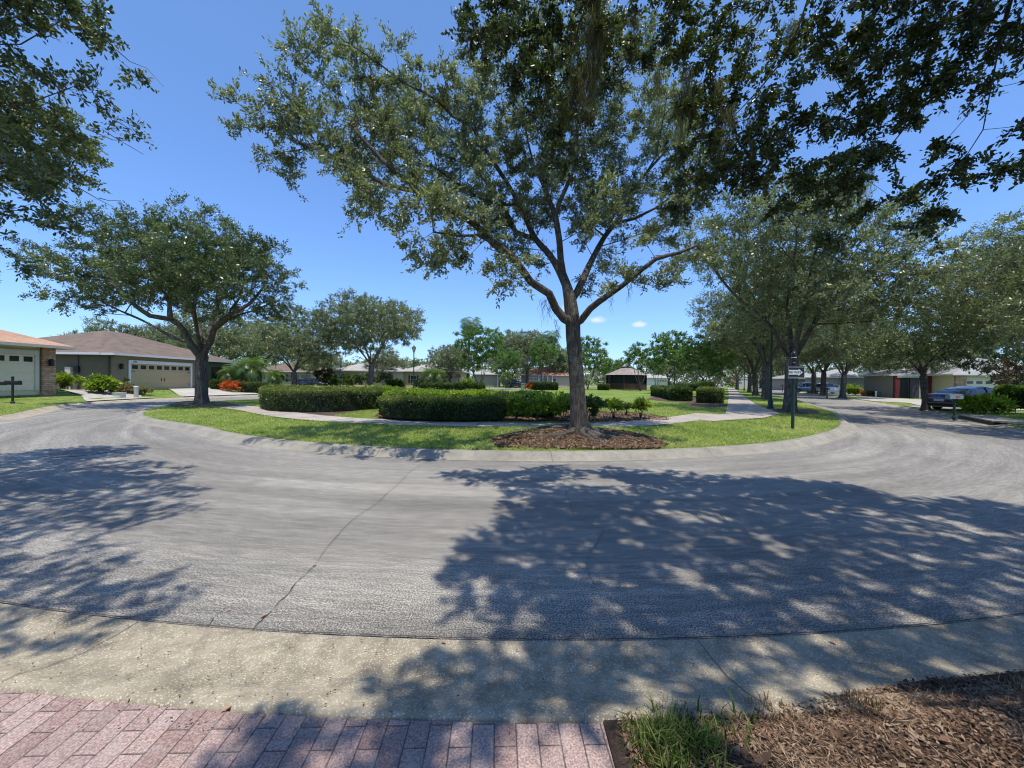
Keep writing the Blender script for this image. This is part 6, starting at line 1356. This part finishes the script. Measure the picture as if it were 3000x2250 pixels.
for s_ in (-.35, .35): mb = MB(); mb.box(s_-.03, s_+.03, -.02, .02, -.05, .645); mb.build('leg', M['white'], t)
for k, z_ in enumerate((1.10, .96, .82)): mb = MB(); mb.box(-.33+.05*k, .33-.05*k, -.026, -.0205, z_-.022, z_+.022); mb.build('text_line', M['white'], t)
p = atY(1532, 1120, 60); boxy('wheelie_bin', 'green bin at the roadside in front of the dark car', (p[0], 60, .2), .6, .6, 1.0, mg, 'bin')
p = atY(1559, 1120, 62); boxy('wheelie_bin', 'dark blue bin right of the green one, by the garage', (p[0], 62, .2), .55, .55, 1.05, mat('bin_blue', (.02, .03, .06), .5), 'bin')
# storm drain opening at the right kerb, manhole cover on the left of the road
t = thing('storm_drain', 'dark kerb inlet of a storm drain under the right mailbox lawn', 'drain', tuple(atg(2745, 1232)));
t.location = (0, 0, 0)
ia_ = int(np.argmin(((OUT-at(2685, 1217, .05)[:2])**2).sum(1))); ib_ = int(np.argmin(((OUT-at(2800, 1240, .05)[:2])**2).sum(1))); ia_, ib_ = min(ia_, ib_), max(ia_, ib_)+1
o1, o2, o3 = offset(OUT, -.40)[ia_:ib_], offset(OUT, -.43)[ia_:ib_], offset(OUT, -1.5)[ia_:ib_]; k_ = len(o1)
mb = MB(); mb.add([(p_[0], p_[1], .02) for p_ in o1]+[(p_[0], p_[1], .165) for p_ in o2], [(q, q+1, q+1+k_, q+k_) for q in range(k_-1)]); mb.build('opening', MS['iron'], t)
o4 = offset(OUT, -.36)[ia_:ib_]
mb = MB(); mb.add([(p_[0], p_[1], .17) for p_ in o4]+[(p_[0], p_[1], .22) for p_ in o4]+[(p_[0], p_[1], .22) for p_ in o3]+[(p_[0], p_[1], .10) for p_ in o3], [(q+u_*k_, q+1+u_*k_, q+1+(u_+1)*k_, q+(u_+1)*k_) for q in range(k_-1) for u_ in range(3)]+[(0, k_, 2*k_, 3*k_), (k_-1, 2*k_-1, 3*k_-1, 4*k_-1)]); mb.build('slab', M['kerb'], t)
p = at(237, 1326, 0); t = thing('manhole_cover', 'round manhole cover set in the road on the left', 'manhole cover', (p[0], p[1], .004))
mb = MB(); mb.lathe([(.42, 0), (.42, .004)], 32); mb.build('cover', mat('cast_iron', (.15, .14, .13), .7, .3, var=.4, vscale=30), t)
mb = MB(); n = 40; vs = [(q*math.cos(2*PI*k/n), q*math.sin(2*PI*k/n), .006) for q in (.43, .50) for k in range(n)]; mb.add(vs, [(k, (k+1) % n, (k+1) % n+n, k+n) for k in range(n)]); mb.build('collar', M['kerb'], t)

# ------------------------------------------------------------------ cars
mtyre = mat('tyre', (.02, .02, .02), .85); mrim = mat('alloy', (.45, .45, .46), .3, .9); mcg = mat('car_glass', (.02, .025, .032), .05, 0, .9)
mhl = mat('headlamp', (.6, .62, .65), .15, .3, .8); mtl = mat('tail_lamp', (.35, .015, .015), .2, 0, .6); mplate = mat('licence_plate', (.6, .6, .55), .5)
def car(name, label, loc, rz, paint, kind='sedan', cat='car'):
    t = thing(name, label, cat, loc, rz)
    if kind == 'sedan':
        L_, W_ = 2.42, .92; X = [-2.42, -2.38, -2.2, -1.9, -1.45, -1.0, -.4, .3, .9, 1.35, 1.8, 2.15, 2.35, 2.42]
        zb = [.72, .90, .98, 1.00, .99, .97, .96, .95, .94, .90, .84, .76, .66, .55]
        G = [(-1.85, .99, .99), (-1.35, .98, 1.22), (-.85, .97, 1.38), (-.2, .96, 1.45), (.3, .95, 1.42), (.75, .94, 1.24), (1.30, .91, .92)]
    else:
        L_, W_ = 2.3, .95; X = [-2.3, -2.27, -2.15, -1.9, -1.45, -1.0, -.4, .3, .8, 1.2, 1.7, 2.05, 2.24, 2.3]
        zb = [.85, 1.02, 1.08, 1.10, 1.10, 1.09, 1.08, 1.07, 1.06, 1.04, .99, .90, .78, .6]
        G = [(-2.18, 1.08, 1.08), (-1.95, 1.09, 1.45), (-1.6, 1.09, 1.62), (-.6, 1.08, 1.70), (.15, 1.07, 1.67), (.6, 1.06, 1.42), (1.15, 1.04, 1.05)]
    wx = (-1.38, 1.42); wr = .33 if kind == 'sedan' else .37
    hw = [W_*(1-.22*(abs(x)/L_)**7-.05*(abs(x)/L_)**2) for x in X]
    # resample for smoothness
    xs = np.linspace(-L_, L_, 61); zbs = np.interp(xs, X, zb); hws = np.interp(xs, X, hw)
    V = []; m = 12
    for x, z, w_ in zip(xs, zbs, hws):
        zl = .22+.12*(abs(x)/L_)**6
        cut = 0
        for q in wx:
            d = abs(x-q)
            if d < wr+.06: cut = max(cut, math.sqrt((wr+.06)**2-d*d)+wr)
        zl2 = max(zl, cut)
        zl2 = min(zl2, z-.12)
        sec = [(0, .20), (w_*.80, .20), (w_*.90, zl), (w_*.985, zl2), (w_, max(zl2, .5)+.02), (w_*1.0, max(zl2+.03, z*.72)), (w_*.97, max(zl2+.05, z-.10)), (w_*.93, z-.03), (w_*.84, z+.005), (w_*.6, z+.02), (w_*.3, z+.03), (0, z+.033)]
        V += [(x, y, zz) for y, zz in sec]+[(x, -y, zz) for y, zz in sec[-2:0:-1]]
    mm = 2*m-2; n = len(xs); Fc = [(i*mm+k, i*mm+(k+1) % mm, (i+1)*mm+(k+1) % mm, (i+1)*mm+k) for i in range(n-1) for k in range(mm)]+[tuple(range(mm)), tuple((n-1)*mm+k for k in range(mm-1, -1, -1))]
    mb = MB(); mb.add(V, Fc); body = mb.build('body', paint, t, smooth=True)
    # glass house and roof skin
    gx_ = np.linspace(G[0][0], G[-1][0], 25); gb = np.interp(gx_, [g_[0] for g_ in G], [g_[1] for g_ in G]); gt = catmull([(g_[0], g_[2]) for g_ in G], .08); gt = np.interp(gx_, gt[:, 0], gt[:, 1])
    V = []; 
    for x, b_, t_ in zip(gx_, gb, gt):
        f = (t_-b_)/.5; wb = W_*.86; wt = wb-.24*f
        s_ = [(0, b_-.02), (wb, b_-.02), ((wb+wt)/2+.015, (b_+t_)/2), (wt, t_-.05*min(1, f)), (wt*.8, t_-.005), (0, t_+.02*min(1, f))]
        V += [(x, y, z) for y, z in s_]+[(x, -y, z) for y, z in s_[-2:0:-1]]
    mm = 10; n = len(gx_); mb = MB(); mb.add(V, [(i*mm+k, i*mm+(k+1) % mm, (i+1)*mm+(k+1) % mm, (i+1)*mm+k) for i in range(n-1) for k in range(mm)]); mb.build('windows', mcg, t, smooth=True)
    i0 = 5 if kind == 'sedan' else 3; i1 = 17 if kind == 'sedan' else 18; mb = MB(); V2 = []
    for i in range(i0, i1+1):
        b_, t_ = gb[i], gt[i]; f = (t_-b_)/.5; wt = W_*.86-.24*f
        V2 += [(gx_[i], y, z) for y, z in ((wt+.02, t_-.06), (wt+.005, t_-.03), (wt*.8, t_+.012), (0, t_+.036), (-wt*.8, t_+.012), (-wt-.005, t_-.03), (-wt-.02, t_-.06))]
    k7 = i1-i0+1; mb.add(V2, [(i*7+k, i*7+k+1, (i+1)*7+k+1, (i+1)*7+k) for i in range(k7-1) for k in range(6)]); mb.build('roof', paint, t, smooth=True)
    for s_ in (-1, 1):
        for (xa, xb) in (((-1.5, -1.0), (-.15, -.1), (1.18, .55)) if kind == 'sedan' else ((-1.95, -1.75), (-.85, -.85), (.2, .15), (1.05, .42))):
            ia = lambda x, a: float(np.interp(x, gx_, a)); fa = (ia(xb, gt)-ia(xb, gb))/.5; f0 = (ia(xa, gt)-ia(xa, gb))/.5
            wA = W_*.86+.012; wB = W_*.86-.24*fa+.022; mb = MB(); mb.tube([(xa, s_*wA, ia(xa, gb)), ((xa+xb)/2, s_*((wA+wB)/2+.012), (ia(xa, gb)+ia(xb, gt))/2), (xb, s_*wB, ia(xb, gt)-.05)], .028, 4); mb.build('pillar', paint, t)
        mb = MB(); mb.box(.72, .88, s_*W_*.9, s_*(W_*.9+.20), 1.0 if kind == 'sedan' else 1.12, 1.13 if kind == 'sedan' else 1.28); mb.build('mirror', paint, t, bevel=.03)
        for q in wx:
            o = MB(); w0 = s_*(W_-.20); w1 = s_*(W_+.005)
            ring = []
            prof = [(.0, w0), (wr, w0), (wr, w1-s_*.03), (wr-.03, w1), (wr*.70, w1)]
            nn_ = 24; V3 = [(q+r_*math.cos(2*PI*k/nn_), y_, wr+r_*math.sin(2*PI*k/nn_)) for r_, y_ in prof[1:] for k in range(nn_)]
            o.add(V3, [(i*nn_+k, i*nn_+(k+1) % nn_, (i+1)*nn_+(k+1) % nn_, (i+1)*nn_+k) for i in range(3) for k in range(nn_)]+[tuple(range(nn_))])
            wh = o.build('wheel', mtyre, t, smooth=True)
            o = MB(); V3 = [(q+r_*math.cos(2*PI*k/nn_), y_, wr+r_*math.sin(2*PI*k/nn_)) for r_, y_ in ((wr*.70, w1-s_*.002), (wr*.62, w1-s_*.035), (.06, w1-s_*.02)) for k in range(nn_)]
            o.add(V3, [(i*nn_+k, i*nn_+(k+1) % nn_, (i+1)*nn_+(k+1) % nn_, (i+1)*nn_+k) for i in range(2) for k in range(nn_) if i == 0 or k % 5 < 2 or True]+[tuple(range(2*nn_, 3*nn_))]); o.build('rim', mrim, wh)
            o = MB(); 
            for k in range(5): a = 2*PI*k/5+.3; o.tube([(q+.10*math.cos(a), w1-s_*.016, wr+.10*math.sin(a)), (q+wr*.6*math.cos(a), w1-s_*.016, wr+wr*.6*math.sin(a))], [.02, .03], 4)
            o.build('spokes', mtyre, wh)
        y0 = s_*W_*.62; xl = L_; zt = float(np.interp(L_*.97, xs, zbs)); mb = MB(); mb.box(L_-.16, L_+.004, s_*W_*.48, s_*W_*.82, zt-.10, zt+.0); mb.build('headlight', mhl, t, bevel=.02)
        zt = .86 if kind == 'sedan' else .95; mb = MB(); mb.box(-L_-.012, -L_+.20, s_*W_*.52, s_*W_*.90, zt-.10, zt+.06); mb.build('tail_light', mtl, t, bevel=.02)
        for (hx) in ((-.55, .55)): mb = MB(); mb.box(hx-.09, hx+.09, s_*(W_*.995), s_*(W_*.995+.03), .84 if kind == 'sedan' else .96, .87 if kind == 'sedan' else .99); mb.build('door_handle', mrim, t)
        for hx in (-1.02, -.05, .98): mb = MB(); mb.box(hx-.006, hx+.006, s_*(W_*.96), s_*(W_*1.002), .36, .92 if kind == 'sedan' else 1.03); mb.build('door_seam', mtyre, t)
    mb = MB(); mb.box(-L_-.02, -L_+.06, -.26, .26, .55, .68); mb.build('licence_plate', mplate, t)
    mb = MB(); mb.box(-L_-.03, -L_+.15, -W_*.78, W_*.78, .27, .42); mb.build('rear_bumper', mtyre, t, bevel=.02)
    mb = MB(); mb.box(L_-.15, L_+.02, -W_*.5, W_*.5, .30, .50); mb.build('grille', mtyre, t, bevel=.02)
    return t
def paint(name, col, met=.3): return mat(name, col, .22, met, .5, .03, coat=1.0)
p = atg(2742, 1203, F_)
car('sedan', 'dark blue sedan parked with its tail toward the low spreading oak', (p[0]+2.75, p[1]+.45, p[2]+.02), rad(7), paint('navy_paint', (.006, .008, .032), 0))
p = atY(2428, 1120, 62); car('sport_utility_car', 'white car parked across the right street behind two oak trunks', (p[0], 62, .13), rad(3), paint('white_car_paint', (.75, .76, .80), 0), 'suv')
p = atY(2344, 1120, 66); car('sport_utility_car', 'silver car parked left of the white one across the right street', (p[0]+.6, 66, .13), rad(176), paint('silver_paint', (.42, .42, .45), .6), 'suv')
p = atY(908, 1120, 59); car('sedan', 'dark sedan parked behind the long left hedge', (p[0], 59, .18), rad(-2), paint('midnight_paint', (.015, .02, .035)))
p = atY(1510, 1120, 86); car('sport_utility_car', 'black sport utility car under the trees left of the central oak', (p[0], 86, .2), rad(-3), paint('black_paint', (.012, .013, .018)), 'suv')
p = atY(2505, 1120, 78); car('sedan', 'pale car half hidden by the yard bushes right of the white car', (p[0], 78, .13), rad(0), paint('pale_car_paint', (.6, .6, .62), .2))
p = atY(2103, 1120, 150); car('sedan', 'tiny white car far off at the end of the park', (p[0], 150, .25), rad(20), paint('far_white_paint', (.7, .7, .7), 0))
